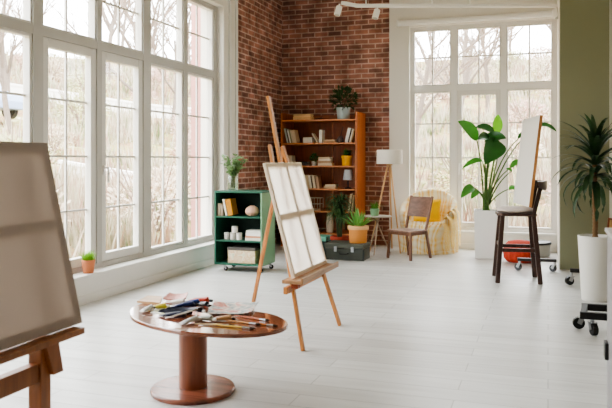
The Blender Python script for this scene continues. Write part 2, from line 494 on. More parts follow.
# ceiling track with spot heads
ty = 9.4
def tp(u, v): 
    p = P(u, v, 9.3); return p
t = thing('track_light', 'white ceiling track bent near the brick corner with two spot heads', 'track light', tp(360, 4))
a, b, c2, e = tp(341, -6), tp(357, 5.5), tp(391, 3), tp(560, -6)
for p_ in (b, c2, e): p_.z = 3.40
a.z = 3.44
m = MB(); m.bar(a, b, 0.05, 0.045); m.bar(b + Vector((-0.01, 0, 0)), e, 0.05, 0.045); m.build('track', M_WHITE, t, bevel=0.005)
for u in (366, 432, 470): 
    q = b.lerp(e, (u - 357) / 203.0); m = MB(); m.tube([q, (q.x, q.y, ZC)], 0.009, 8); m.build('hanger_rod', M_WHITE, t, **SM)
for (q, tilt) in ((a.lerp(b, -0.1), 0.35), (b.lerp(e, 0.10), 0.35), (b.lerp(e, 0.975), -0.5)):
    m = MB(); d0 = Vector((math.sin(tilt) * -0.6, -0.35, -1)).normalized()
    m.tube([q + Vector((0, 0, -0.02)), q + Vector((0, 0, -0.07))], 0.012, 8)
    s0 = q + Vector((0, 0, -0.06)); m.tube([s0, s0 + d0 * 0.12], 0.042, 14)
    h = m.build('spot_head', M_WHITE, t, **SM)
    mm = MB(); mm.tube([s0 + d0 * 0.1205, s0 + d0 * 0.1225], 0.034, 14); mm.build('lens', plain(200, 198, 190, rough=0.2), h)

# ------------------------------------------------------------------ books
def book(pos, th, ht, dp, col, label, cat='book', lean=0.0, flat=False, rz=0.0, group=None):
    """upright: thickness along x, spine to the viewer (-y); lean about the foot; flat: lies on its side"""
    t = thing('book', label, cat, pos, group)
    if flat:
        T = Tm(pos, rz) @ Matrix(((0, 0, 1, 0), (0, 1, 0, 0), (1, 0, 0, 0), (0, 0, 0, 1)))
        T = T @ Matrix.Translation((0, 0, -ht / 2))
    else:
        T = Tm(pos, rz, lean)
    x0 = 0.0; 
    mb = MB(T); c = 0.0028
    mb.box((0, 0, 0), (c, dp, ht)); mb.box((th - c, 0, 0), (th, dp, ht)); mb.box((c * 0.5, 0, 0), (th - c * 0.5, c, ht))
    mb.build('cover', plain(*col, rough=0.6), t)
    mb = MB(T); mb.box((c, c, 0.004), (th - c, dp - 0.004, ht - 0.004)); mb.build('pages', M_PAGES, t)
    return t
def lean_row(x, y, z, specs, where, group, sgn=-1, deg=12, rest=None):
    """a row leaning sideways; specs: (thickness, height, depth, colour, words). sgn -1: tops towards -x"""
    ord_ = ['first', 'second', 'third', 'fourth', 'fifth', 'sixth', 'seventh', 'eighth']
    a = rad(deg) * sgn
    for i, (th, ht, dp, col, wd) in enumerate(specs):
        zz = z + (th * math.sin(a) if a > 0 else 0) + 0.0008
        px = x
        book((px, y, zz), th, ht, dp, col, '%s book, %s %s' % (wd, ord_[i], where), lean=a, group=group)
        x += th / math.cos(a) + 0.0015

# ------------------------------------------------------------------ leafy helpers
def blob_leaves(mb, c, rx, ry, rz, n, L, w, rnd, up=0.3, nseg=3, shell=0.45):
    c = Vector(c)
    for _ in range(n):
        while True:
            q = Vector((rnd.uniform(-1, 1), rnd.uniform(-1, 1), rnd.uniform(-1, 1)))
            if shell < q.length < 1: break
        p = c + Vector((q.x * rx, q.y * ry, q.z * rz))
        d = (q.normalized() + Vector((rnd.uniform(-.6, .6), rnd.uniform(-.6, .6), rnd.uniform(-.4, .6) + up))).normalized()
        l = L * rnd.uniform(0.7, 1.25)
        nr = Vector((rnd.uniform(-1, 1), rnd.uniform(-1, 0.3), 1))
        mb.leaf([p, p + d * l * 0.5 + Vector((0, 0, 0.02 * l)), p + d * l], w * rnd.uniform(0.8, 1.2), nr, prof=lambda x: max(0.05, math.sin(PI * (0.08 + 0.9 * x))))
def strap(mb, base, az, el, L, w, droop, nrm=None, n=7, prof=None, fold=0.3):
    base = Vector(base); pts = [base]; h = Vector((math.cos(az), math.sin(az), 0)); e = el
    p = base.copy()
    for i in range(n):
        d = h * math.cos(e) + Vector((0, 0, math.sin(e)))
        p = p + d * (L / n); pts.append(p.copy()); e -= droop / n * (0.5 + i / n)
    nr = h * -math.sin(el) + Vector((0, 0, math.cos(el)))
    mb.leaf(pts, w, nr + Vector((0, 0, 0.4)), fold=fold, prof=prof or (lambda x: (1 - x) ** 0.5 * min(1, 0.55 + x * 2)))
def pot_mesh(mb, c, rt, rb, h, th=0.012, rim=0.0, n=32):
    c = Vector(c)
    pr = [(rb * 0.97, 0), (rb, 0.004)]
    if rim:
        pr += [(rt - 0.006 - (rt - rb) * rim / h, h - rim), (rt + 0.004, h - rim), (rt + 0.004, h)]
    else:
        pr += [(rt, h)]
    pr += [(rt - th, h), (rt - th - 0.002, h * 0.85), (0.0005, h * 0.85)]
    mb.lathe(pr, c, n)
def soil(par, c, r, z):
    MB().lathe([(r, 0), (r * 0.7, 0.006), (0.0005, 0.01)], (c[0], c[1], z), 24).build('soil', M_SOIL, par)

# ------------------------------------------------------------------ easels and canvases
M_EASEL = wood(196, 130, 70, axis=2)
M_EASEL2 = wood(142, 86, 46, axis=2)
def canvas_cloth(name, r, g, b, tr):
    m, nt, bs = newmat(name)
    tc = nt.nodes.new('ShaderNodeTexCoord')
    n = nt.nodes.new('ShaderNodeTexNoise'); n.inputs['Scale'].default_value = 240; nt.links.new(tc.outputs['Object'], n.inputs['Vector'])
    bs.inputs['Base Color'].default_value = rgb(r, g, b); bs.inputs['Roughness'].default_value = 0.9; bs.inputs['Specular IOR Level'].default_value = 0.1
    bp = nt.nodes.new('ShaderNodeBump'); bp.inputs['Strength'].default_value = 0.15; bp.inputs['Distance'].default_value = 0.002
    nt.links.new(n.outputs['Fac'], bp.inputs['Height']); nt.links.new(bp.outputs['Normal'], bs.inputs['Normal'])
    t = nt.nodes.new('ShaderNodeBsdfTranslucent'); t.inputs[0].default_value = rgb(r, g - 4, b - 10)
    ms = nt.nodes.new('ShaderNodeMixShader'); ms.inputs[0].default_value = tr
    nt.links.new(bs.outputs[0], ms.inputs[1]); nt.links.new(t.outputs[0], ms.inputs[2]); nt.links.new(ms.outputs[0], nt.nodes['Material Output'].inputs['Surface'])
    return m
def make_canvas(O, U, V, W, Hh, th, label, cloth, barm, cross=(0.5,), vert=(), name='stretched_canvas', bw=0.045):
    """O: lower near corner; U: unit along the width; V: unit up; painted side = V x U side is found from N"""
    O, U, V = Vector(O), Vector(U).normalized(), Vector(V).normalized()
    N = U.cross(V).normalized()
    T = Matrix.Translation(O) @ Matrix((U, N, V)).transposed().to_4x4()
    t = thing(name, label, 'canvas', O + U * (W / 2))
    mb = MB(T)
    # N points towards -? local y<0 is the painted side
    e = 0.0
    mb.add([(0, 0, 0), (W, 0, 0), (W, 0, Hh), (0, 0, Hh), (0, th, 0), (W, th, 0), (W, th, Hh), (0, th, Hh)],
           [(0, 1, 2, 3), (0, 4, 5, 1), (1, 5, 6, 2), (2, 6, 7, 3), (3, 7, 4, 0)])
    mb.build('cloth', cloth, t)
    mb = MB(T); g = 0.003
    mb.box((g, g, g), (bw, th - 0.001, Hh - g)); mb.box((W - bw, g, g), (W - g, th - 0.001, Hh - g))
    mb.box((bw, g, g), (W - bw, th - 0.001, bw)); mb.box((bw, g, Hh - bw), (W - bw, th - 0.001, Hh - g))
    mb.build('stretcher_frame', barm, t)
    for k in cross:
        mb = MB(T); mb.box((bw, g + 0.001, Hh * k - 0.022), (W - bw, th - 0.003, Hh * k + 0.022)); mb.build('cross_bar', barm, t)
    for k in vert:
        mb = MB(T); mb.box((W * k - 0.02, g + 0.002, bw), (W * k + 0.02, th - 0.004, Hh - bw)); mb.build('mast_shade_bar', barm, t)  # added bar, stands in for the easel mast's silhouette through the cloth
    return t
M_BAR = wood(232, 218, 198, axis=2, var=0.08)
CL_A = canvas_cloth('primed_cotton', 252, 249, 245, 0.8)
CL_B = canvas_cloth('raw_linen', 182, 168, 160, 0.13)
CL_C = canvas_cloth('primed_board', 240, 238, 233, 0.25)
# middle easel
LE = Vector((-0.265, 0, 0.964))
e1 = thing('easel', 'honey wood tripod easel standing in the middle of the room', 'easel', (-1.85, 5.05, 0))
for (f0, t0) in (((-1.637, 4.671, 0), (-1.985, 4.905, 1.463)), ((-1.604, 5.487, 0), (-1.985, 5.17, 1.46))):
    m = MB(); m.bar(f0, t0, 0.042, 0.022, up=(1, 0, 0)); m.build('leg', M_EASEL, e1, bevel=0.003)
m = MB(); m.bar((-2.252, 5.103, 0), (-2.012, 5.25, 1.42), 0.036, 0.022, up=(1, 0, 0)); m.build('rear_leg', M_EASEL, e1, bevel=0.003)
m = MB(); m.bar((-1.780, 5.03, 0.47), (-2.048, 5.03, 1.845), 0.045, 0.022, up=(1, 0, 0)); m.build('mast', M_EASEL, e1, bevel=0.003)
m = MB(); m.box((-1.755, 4.56, 0.487), (-1.60, 5.44, 0.512)); m.box((-1.615, 4.56, 0.512), (-1.60, 5.44, 0.53)); m.build('tray', wood(170, 128, 92, axis=1), e1, bevel=0.003)
m = MB(); m.bar((-1.745, 4.60, 0.43), (-1.745, 5.46, 0.43), 0.03, 0.05); m.build('rail', M_EASEL, e1, bevel=0.003)
m = MB(); m.box((-1.70, 4.60, 0.45), (-1.65, 4.65, 0.487)); m.build('clamp', plain(150, 70, 40), e1)
make_canvas((-1.681, 5.387, 0.521), (0, -1, 0), LE, 0.77, 0.84, 0.022, 'pale blank canvas with light glowing through, propped on the honey tripod easel', CL_A, M_BAR, cross=(0.52,), vert=(.47,), bw=.03)
# near easel
e2 = thing('easel', 'dark brown wooden easel beside the windows, cut off by the picture edge', 'easel', (-2.02, 2.3, 0))
for y in (2.455, 1.98):
    m = MB(); m.box((-2.085, y - 0.032, 0.0), (-2.02, y + 0.032, 0.62)); m.build('post', M_EASEL2, e2, bevel=0.003)
    m = MB(); m.bar((-2.05, y, 0.62), (-2.235, y, 1.38), 0.06, 0.03, up=(1, 0, 0)); m.build('mast', M_EASEL2, e2, bevel=0.003)
    m = MB(); m.add([(-2.019, y - 0.035, 0.585), (-2.019, y + 0.05, 0.585), (-2.019, y + 0.085, 0.43), (-2.019, y + 0.02, 0.43), (-1.995, y - 0.035, 0.585), (-1.995, y + 0.05, 0.585), (-1.995, y + 0.085, 0.43), (-1.995, y + 0.02, 0.43)],
                    [(0, 1, 2, 3), (7, 6, 5, 4), (0, 4, 5, 1), (1, 5, 6, 2), (2, 6, 7, 3), (3, 7, 4, 0)]); m.build('gusset', M_EASEL2, e2, bevel=0.003)
m = MB(); m.box((-2.075, 2.012, 0.41), (-2.03, 2.423, 0.49)); m.build('cross_rail', M_EASEL2, e2, bevel=0.003)
m = MB(); m.box((-2.10, 1.75, 0.585), (-1.93, 2.60, 0.612)); m.build('tray', M_EASEL2, e2, bevel=0.003)
for y in (1.98, 2.455):
    m = MB(); m.box((-2.35, y - .04, 0.0), (-1.85, y + .04, 0.05)); m.build('foot', M_EASEL2, e2, bevel=0.003)
make_canvas((-1.974, 2.64, 0.621), (0, -1, 0), (-0.231, 0, 0.973), 0.84, 0.83, 0.024, 'grey beige canvas seen from close up on the dark brown easel', CL_B, M_BAR, cross=(0.55,), vert=())

# ------------------------------------------------------------------ oval table and the painting things on it
M_TABLE = wood(140, 84, 60, rough=0.1, axis=0, var=0.4, scale=2.0, coat=1.0)
TC = LD(-0.66, 4.09)
tb = thing('coffee_table', 'oval glossy reddish wood table on a round column, littered with paints', 'table', TC)
OUT = [(-.099, 3.84), (-.134, 3.987), (-.207, 4.1), (-.315, 4.18), (-.5, 4.3), (-.7, 4.42), (-.88, 4.48), (-1.0, 4.43), (-1.06, 4.3), (-1.048, 4.15), (-.98, 3.98), (-.845, 3.818), (-.663, 3.684), (-.5, 3.635), (-.367, 3.615), (-.244, 3.64), (-.141, 3.72)]
poly = [tuple(LD(a, b)[:2]) for a, b in OUT]
m = MB(); m.prism(smooth_poly(poly), 0.428, 0.45); m.build('table_top', M_TABLE, tb, bevel=0.004)
m = MB(); m.lathe([(0.083, 0.03), (0.083, 0.428)], TC, 32); m.build('column', wood(138, 82, 58, rough=0.3, axis=2), tb, **SM)
m = MB(); m.lathe([(0.242, 0.0), (0.245, 0.006), (0.245, 0.02), (0.238, 0.028), (0.05, 0.031)], TC, 48); m.build('base', wood(132, 80, 62, rough=0.2, axis=0, var=.4), tb, **SM)
TZ = 0.4505
def on_table(u, v, z=TZ): return G(u, v, z)
def paint_tube(u, v, ang, L, col, cap, label, lift=0.0):
    """metal paint tube lying flat: crimped tail, shoulder, cap"""
    p = on_table(u, v); t = thing('paint_tube', label, 'paint tube', p, 'paint tubes on the oval table')
    r = 0.017
    T = Tm((p.x, p.y, TZ + .0022 + lift), rad(ang))
    mb = MB(T); vs = []; fs = []; n = 12
    secs = [(-L / 2, 0.021, 0.0015), (-L / 2 + 0.012, 0.021, 0.002), (-L / 4, 0.019, 0.009), (L * 0.1, r, 0.014), (L * 0.36, r, r), (L * 0.42, 0.008, 0.008), (L * 0.45, 0.007, 0.007)]
    for x, a, b in secs:
        for k in range(n):
            an = 2 * PI * k / n; vs.append((x, a * math.cos(an), r * 1.0 + b * math.sin(an) - (r - max(b, 0.004)) * 0.9))
    for i in range(len(secs) - 1):
        for k in range(n): fs.append((i * n + k, i * n + (k + 1) % n, (i + 1) * n + (k + 1) % n, (i + 1) * n + k))
    fs.append(tuple(range(n))[::-1]); fs.append(tuple((len(secs) - 1) * n + k for k in range(n)))
    mb.add(vs, fs); mb.build('tube', plain(*col, rough=0.35), t, **SM)
    mb = MB(T); zc = r - (r - 0.007) * 0.9 
    mb.tube([(L * 0.45, 0, zc + 0.003), (L * 0.5 + 0.012, 0, zc + 0.003)], 0.0085, 10); mb.build('cap', plain(*cap, rough=0.4), t, **SM)
def brush(u, v, ang, L, hcol, label, lift=0.0, z=TZ, wide=1.0):
    p = on_table(u, v, z); t = thing('paintbrush', label, 'paintbrush', p, 'paintbrushes on the oval table')
    T = Tm((p.x, p.y, z + 0.006), rad(ang), -lift)
    mb = MB(T); mb.tube([(-L * .5, 0, 0), (-L * .3, 0, 0), (L * .05, 0, 0), (L * .22, 0, 0)], [0.0025, 0.004, 0.0058, 0.0042], 8); mb.build('handle', plain(*hcol, rough=0.35), t, **SM)
    mb = MB(T); mb.tube([(L * .22, 0, 0), (L * .38, 0, 0)], [0.0046, 0.0056], 8); mb.build('ferrule', M_STEEL, t, **SM)
    mb = MB(T); mb.tube([(L * .38, 0, 0), (L * .44, 0, 0), (L * .5, 0, 0)], [0.0056 * wide, 0.007 * wide, 0.002], 8); mb.build('bristle', plain(52, 36, 26, rough=0.8), t, **SM)
# paper and boards (flat)
def flat_sheet(name, label, cat, pts, z, th, mat, bend=0.0):
    q = [G(u, v, z) for u, v in pts]; cen = sum(q, Vector()) / len(q)
    mb = MB()
    n = 8; vs = []; fs = []
    for zz in (0, th):
        for i in range(n + 1):
            for j in range(n + 1):
                a, b = i / n, j / n
                p = q[0].lerp(q[1], a).lerp(q[3].lerp(q[2], a), b)
                vs.append((p.x, p.y, z + zz + bend * (abs(a - .5) * 2) ** 2 + bend * 0.35 * math.sin(b * 9 + a * 4) ** 2))
    N1 = (n + 1) ** 2
    for i in range(n):
        for j in range(n):
            k = i * (n + 1) + j
            fs += [(k, k + 1, k + n + 2, k + n + 1), (N1 + k, N1 + k + n + 1, N1 + k + n + 2, N1 + k + 1)]
    bd = [i * (n + 1) for i in range(n + 1)] + [n * (n + 1) + j for j in range(1, n + 1)] + [i * (n + 1) + n for i in range(n - 1, -1, -1)] + [j for j in range(n - 1, 0, -1)]
    for a, b in zip(bd, bd[1:] + bd[:1]): fs.append((a, b, N1 + b, N1 + a))
    mb.add(vs, fs)
    o = mb.build(name, mat, None, base=(cen.x, cen.y, z), smooth=False)
    tag(o, label, cat); return o
M_NEWS = splash_mat('smeared_paper', [(70, 96, 100), (214, 206, 196), (120, 140, 146), (226, 216, 204), (196, 96, 76), (220, 214, 204), (60, 66, 80)], 11)
flat_sheet('paint_paper', 'crumpled sheet of paper smeared with pastel paint on the oval table', 'paper', [(207, 315.5), (251, 314.5), (259, 304), (215, 303.5)], TZ, 0.004, M_NEWS, 0.012)
flat_sheet('wooden_palette', 'flat tan wooden board lying on the far end of the oval table', 'palette', [(137, 303), (160, 305), (162, 298.3), (148, 297.5)], TZ, 0.014, wood(198, 160, 120, axis=0), 0.0)
flat_sheet('paint_rag', 'crumpled pink paint rag among the tubes on the oval table', 'rag', [(163, 301.5), (186, 301.5), (188, 295.5), (170, 296)], TZ, 0.010, splash_mat('pink_rag', [(190, 110, 108), (226, 170, 160), (214, 140, 132), (240, 215, 205)], 30), 0.014)
flat_sheet('paint_cloth', 'white cloth with yellow stains spread under the blue tubes', 'cloth', [(150, 313), (176, 316), (184, 307), (163, 304.5)], TZ, 0.0015, splash_mat('stained_cloth', [(220, 224, 222), (236, 236, 230), (214, 214, 120), (230, 232, 226)], 18), 0.0)
flat_sheet('paint_apron', 'folded dark navy cloth lying in the middle of the paint heap', 'cloth', [(158, 314.5), (188, 315.2), (193, 309), (178, 308.5)], TZ, .004, plain(30, 34, 54, rough=.9, var=.3, scale=30), .016)
TB = [(172, 317.0, 8, .15, (30, 34, 62), (20, 20, 24), 'dark navy paint tube lying closest to the table column'),
      (184, 311.0, 30, .15, (34, 44, 92), (24, 24, 28), 'blue paint tube lying across the middle of the heap'),
      (195.5, 313.4, -20, .14, (26, 28, 44), (230, 230, 228), 'black paint tube with white cap beside the smeared paper'),
      (191, 304.3, 18, .13, (44, 58, 120), (20, 20, 24), 'bright blue paint tube behind the black tubes'),
      (200, 301.7, -6, .16, (188, 66, 48), (22, 20, 20), 'red paint tube with black cap at the back of the heap'),
      (177, 303.8, 5, .13, (232, 226, 220), (240, 238, 232), 'white paint tube below the pink rag'),
      (158, 309.0, 40, .12, (224, 206, 90), (240, 238, 232), 'yellow paint tube at the glossy far end of the table'),
      (147, 311.5, 75, .10, (208, 206, 202), (120, 120, 124), 'small silver paint tube lying alone near the table rim'),
      (190, 323.0, 62, .12, (192, 190, 188), (225, 222, 218), 'silver paint tube on the near edge above the column'),
      (204, 320.5, -10, .14, (150, 152, 140), (236, 232, 224), 'grey green paint tube in front of the smeared paper'),
      (203.5, 306.2, -30, .11, (30, 28, 30), (20, 20, 20), 'short black paint tube tucked at the paper edge'),
      (222, 320.8, 10, .13, (176, 132, 88), (40, 30, 26), 'ochre paint tube lying below the smeared paper')]
for i_, a in enumerate(TB): paint_tube(*a, lift={1: .022, 2: .009}.get(i_, 0.0))
BR_ = [(184, 314, 62, .24, (236, 234, 230), 'white handled paintbrush slanting over the dark tubes', 0.10, TZ + 0.037),
       (232, 327.5, -2, .28, (222, 190, 96), 'yellow handled brush nearest the rim of the table', 0, TZ),
       (240, 323.0, -8, .27, (206, 150, 92), 'tan handled brush lying in the middle of the brush group', 0, TZ),
       (252, 319.0, -14, .25, (176, 96, 56), 'reddish handled brush just in front of the smeared paper', 0, TZ),
       (258, 325.0, -4, .24, (196, 120, 66), 'orange brown brush pointing at the tip of the table', 0, TZ),
       (214, 325.6, 12, .22, (228, 214, 176), 'cream handled brush lying over the table column', 0, TZ)]
for (u, v, a, L, c, lb, lf, z) in BR_: brush(u, v, a, L, c, lb, lf, z)

# ------------------------------------------------------------------ green cabinet on casters
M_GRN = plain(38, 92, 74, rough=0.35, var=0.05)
M_GRN_LIT = plain(112, 150, 118, rough=0.3, var=0.05)  # same green made paler: light falling on the outer side put into the colour
M_GRN_SHADED = plain(18, 50, 42, rough=0.6, var=0.08)  # same green darkened: shade inside the cabinet put into the back panel's colour
gx0, gx1, gy0, gy1, gz0, gz1 = -3.845, -3.215, 7.70, 8.12, 0.078, 0.975
cb = thing('open_cabinet', 'green painted open cabinet on casters standing by the window', 'cabinet', ((gx0 + gx1) / 2, (gy0 + gy1) / 2, 0))
tk = 0.022
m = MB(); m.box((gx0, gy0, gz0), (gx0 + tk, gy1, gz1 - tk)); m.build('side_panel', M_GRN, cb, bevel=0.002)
m = MB(); m.box((gx1 - tk, gy0, gz0), (gx1, gy1, gz1 - tk)); m.build('side_panel', M_GRN_LIT, cb, bevel=0.002)
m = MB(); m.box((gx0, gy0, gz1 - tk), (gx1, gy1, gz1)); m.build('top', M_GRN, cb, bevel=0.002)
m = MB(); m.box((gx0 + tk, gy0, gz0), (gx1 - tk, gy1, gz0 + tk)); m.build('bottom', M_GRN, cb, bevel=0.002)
m = MB(); m.box((gx0 + tk, gy1 - 0.01, gz0 + tk), (gx1 - tk, gy1, gz1 - tk)); m.build('back_panel', M_GRN_SHADED, cb)
SH1, SH2 = 0.668, 0.378
for z in (SH1, SH2):
    m = MB(); m.box((gx0 + tk, gy0 + 0.004, z - 0.018), (gx1 - tk, gy1 - 0.01, z)); m.build('shelf', M_GRN, cb, bevel=0.002)
def caster(par, x, y, r, ztop, ang=0.3, wm=None):
    m = MB(); m.tube([(x, y, r * 1.9), (x, y, ztop)], r * 0.35, 8)
    dx, dy = math.cos(ang), math.sin(ang)
    cx, cy = x + dx * r * 0.5, y + dy * r * 0.5
    for s in (-1, 1):
        ox, oy = -dy * s * r * 0.55, dx * s * r * 0.55
        m.bar((cx + ox, cy + oy, r * 0.9), (x + ox, y + oy, r * 2.0), r * 0.15, r * 0.8, up=(dx, dy, 0))
    m.bar((x - dx * r * .6, y - dy * r * .6, r * 2.0), (x + dx * r * .6, y + dy * r * .6, r * 2.0), r * 1.2, r * 0.15)
    c = m.build('caster', M_STEEL, par, bevel=0)
    m = MB(); m.tube([(cx - (-dy) * r * .4, cy - dx * r * .4, r), (cx + (-dy) * r * .4, cy + dx * r * .4, r)], r, 18); m.build('wheel', wm or M_BLACK, c, **SM)
for (x, y) in ((gx0 + 0.12, gy0 + 0.05), (gx1 - 0.05, gy0 + 0.05), (gx0 + 0.08, gy1 - 0.06), (gx1 - 0.04, gy1 - 0.06)):
    caster(cb, x, y, 0.027, gz0)
yb0 = gy0 + 0.04
XU = lambda u: XY(u, gy0 + 0.04)
sv = 8.35 / 700
book((XU(217.6), yb0, SH1 + .001), 0.034, 0.150, 0.13, (222, 206, 182), 'cream book standing at the window end of the green cabinet')
book((XU(220.6), yb0, SH1 + .001), 0.030, 0.138, 0.13, (178, 160, 138), 'beige book beside the cream one in the green cabinet')
book((XU(225.4), yb0, SH1 + .001), 0.026, 0.205, 0.15, (232, 224, 212), 'white spined book leaning in front of the mustard book', lean=rad(-12))
book((XU(228.0), yb0, SH1 + .001), 0.070, 0.200, 0.16, (196, 134, 32), 'thick mustard yellow book leaning in the green cabinet', lean=rad(-12))
vx = XU(249.3)
vs_ = thing('round_vase', 'round pink clay vase on the top shelf of the green cabinet', 'vase', (vx, yb0 + 0.09, SH1))
m = MB(); m.lathe([(0.04, 0.0005), (0.065, 0.015), (0.083, 0.045), (0.085, 0.065), (0.075, 0.095), (0.05, 0.115), (0.03, 0.122), (0.024, 0.118), (0.0005, 0.10)], (vx, yb0 + 0.09, SH1), 28); m.build('body', plain(216, 170, 146, rough=0.7), vs_, **SM)
m = MB(); m.lathe([(0.0295, 0.1215), (0.032, 0.126), (0.026, 0.127), (0.0245, 0.1195)], (vx, yb0 + 0.09, SH1), 24); m.build('rim', plain(226, 190, 170, rough=0.7), vs_, **SM)
# white lidded tins
def tin(u, z, label, w=0.068, h=0.085):
    x = XU(u); t = thing('white_tin', label, 'tin', (x, yb0 + 0.06, z), 'white tins in the green cabinet')
    m = MB(); m.lathe([(w / 2 - .002, 0.0005), (w / 2, 0.003), (w / 2, h * 0.78), (w / 2 - .002, h * 0.8)], (x, yb0 + 0.06, z), 20); m.build('body', plain(232, 228, 222, rough=0.4), t, **SM)
    m = MB(); m.lathe([(w / 2 + .0015, h * 0.8), (w / 2 + .0015, h - .003), (w / 2 - .002, h)], (x, yb0 + 0.06, z), 20); m.build('lid', plain(206, 202, 196, rough=0.35), t, **SM)
tin(224.6, SH2, 'white lidded tin at the window end of the lower group', 0.066)
tin(231.0, SH2, 'white lidded tin in the middle of the bottom row', 0.072)
tin(237.2, SH2, 'white lidded tin of the bottom row next to the stacked books', 0.070)
tin(232.8, SH2 + 0.0855, 'white lidded tin stacked on top of the other tins', 0.076, 0.080)
z = SH2 + 0.0008
for k, (h, w, c, lb) in enumerate(((0.032, 0.215, (236, 226, 214), 'white book at the bottom of the pile in the green cabinet'), (0.022, 0.205, (214, 150, 112), 'peach spined book second from the bottom of the cabinet pile'),
                          (0.036, 0.200, (238, 234, 228), 'thick white book third in the cabinet pile'), (0.030, 0.185, (228, 224, 216), 'ivory book on top of the cabinet pile'))):
    book((XU(252.8) , yb0 + 0.01, z), h, w, 0.15, c, lb, flat=True, rz=rad((-2, 2, -3, 1)[k])); z += h + 0.0008
bx0, bx1 = XU(227.8), XU(255.0)
t = thing('storage_box', 'speckled cream storage box with grey lid in the green cabinet', 'box', ((bx0 + bx1) / 2, yb0 + 0.13, gz0 + tk))
m = MB(); m.box((bx0, yb0, gz0 + tk + .0008), (bx1, yb0 + 0.27, gz0 + tk + 0.155)); m.build('box', splash_mat('marbled_card', [(196, 160, 120), (230, 210, 176), (214, 180, 138), (236, 222, 196), (180, 190, 160)], 14), t, bevel=0.004)
m = MB(); m.box((bx0 - 0.006, yb0 - 0.006, gz0 + tk + 0.1555), (bx1 + 0.006, yb0 + 0.276, gz0 + tk + 0.192)); m.build('lid', plain(92, 86, 82, rough=0.7), t, bevel=0.004)
# vase of greenery on top
gv = Vector((XY(232.8, 7.88), 7.88, gz1))
t = thing('glass_vase', 'clear glass vase of leafy twigs on top of the green cabinet', 'vase', gv)
pr = [(0.055, 0.001), (0.068, 0.006), (0.072, 0.05), (0.070, 0.12), (0.058, 0.165), (0.05, 0.185), (0.056, 0.20), (0.053, 0.20), (0.047, 0.185), (0.054, 0.165), (0.066, 0.12), (0.068, 0.05), (0.062, 0.012), (0.0005, 0.010)]
m = MB(); m.lathe(pr, gv, 28); m.build('vase', M_VASEGL, t, **SM)
m = MB(); m.lathe([(0.06, 0.012), (0.065, 0.04), (0.064, 0.09), (0.0005, 0.09)], gv, 24); m.build('water', glass_mat('water', (0.9, 0.95, 0.92, 1)), t, **SM)
rn = random.Random(3)
ms_ = MB(); ml = MB()
for k in range(26):
    az = rn.uniform(0, 2 * PI); sp = rn.uniform(0.03, 0.18) * (1.25 if k < 4 else 1); hh = rn.uniform(0.25, 0.44)
    tip = gv + Vector((math.cos(az) * sp, math.sin(az) * sp, hh))
    pts = bez(gv + Vector((math.cos(az) * 0.03, math.sin(az) * -0.02, 0.03)), gv + Vector((0, 0, 0.24)), tip, 8)
    ms_.tube(pts, 0.0018, 5)
    for i in range(4, 9):
        for s in range(4):
            p = pts[i]; d = Vector((rn.uniform(-1, 1), rn.uniform(-1, 1), rn.uniform(-.3, .7))).normalized()
            ml.leaf([p, p + d * 0.026, p + d * 0.05], 0.015, (rn.uniform(-1, 1), -0.4, 1), prof=lambda x: max(.1, math.sin(PI * (0.08 + .9 * x))))
ms_.build('stems', plain(90, 104, 60), t, **SM)
ml.build('leaves', leafmat(128, 156, 108, 0.35), t)

# ------------------------------------------------------------------ bookcase
M_BC = wood(176, 100, 50, rough=0.35, axis=2, var=0.22, scale=2.5)
M_BC2 = wood(162, 94, 54, rough=0.5, axis=2, var=0.25, scale=2.5)
M_BCS = wood(196, 124, 70, rough=0.4, axis=0, var=0.2, scale=2.5)
Y0, Y1 = 10.25, 10.80
KX0, KX1 = XY(280.6, Y0), XY(356.6, Y0)
ZSH = [1.975, 1.615, 1.262, 0.908, 0.565, 0.225]
bc = thing('bookcase', 'tall orange brown wooden bookcase against the brick wall', 'bookcase', ((KX0 + KX1) / 2, (Y0 + Y1) / 2, 0))
tk = 0.026
for x in (KX0, KX1 - tk):
    m = MB(); m.box((x, Y0, 0), (x + tk, Y1, 2.085)); m.build('side_panel', M_BC, bc, bevel=0.003)
m = MB(); m.box((KX0 + tk, Y1 - 0.012, 0.05), (KX1 - tk, Y1, 2.07)); m.build('back_panel', M_BC2, bc)
for i, z in enumerate(ZSH):
    m = MB(); m.box((KX0 + tk, Y0 + 0.004, z - 0.022), (KX1 - tk, Y1 - 0.012, z)); m.build('shelf', M_BCS, bc, bevel=0.002)
xd = XY(327.4, Y0 + 0.25)
for z0, z1 in zip(ZSH[1:], ZSH[:-1]):
    m = MB(); m.box((xd - 0.011, Y1 - 0.028, z0), (xd + 0.011, Y1 - 0.012, z1 - 0.022)); m.build('back_batten', M_BCS, bc)
m = MB(); m.box((KX0 + tk, Y0 + 0.05, 0), (KX1 - tk, Y0 + 0.07, ZSH[5] - 0.022)); m.build('plinth', M_BC2, bc)
px = 10.75 / 700
YK = Y0 + 0.05
XK = lambda u: XY(u, YK)
z = ZSH[0]
t = thing('wooden_case', 'long pale wooden case lying on top of the bookcase', 'box', ((XK(292.5) + XK(311)) / 2, YK + 0.08, z))
m = MB(); m.box((XK(292.5), YK, z + .0008), (XK(311.0), YK + 0.17, z + 0.062)); m.build('case', wood(222, 184, 132, axis=0), t, bevel=0.02)
m = MB(); m.box((XK(293.0), YK + 0.004, z + 0.0625), (XK(310.5), YK + 0.166, z + 0.092)); m.build('lid', wood(226, 190, 140, axis=0), t, bevel=0.012)
t = thing('driftwood', 'small dark twisted stick lying on the bookcase top', 'ornament', (XK(320), YK + .1, z))
m = MB(); m.tube([(XK(314), YK + .05, z + .014), (XK(318), YK + .07, z + .02), (XK(323), YK + .06, z + .012)], [.008, .014, .006], 8); m.tube([(XK(318), YK + .07, z + .02), (XK(321.5), YK + .10, z + .06)], [.008, .004], 8); m.build('stick', plain(92, 54, 34), t, **SM)
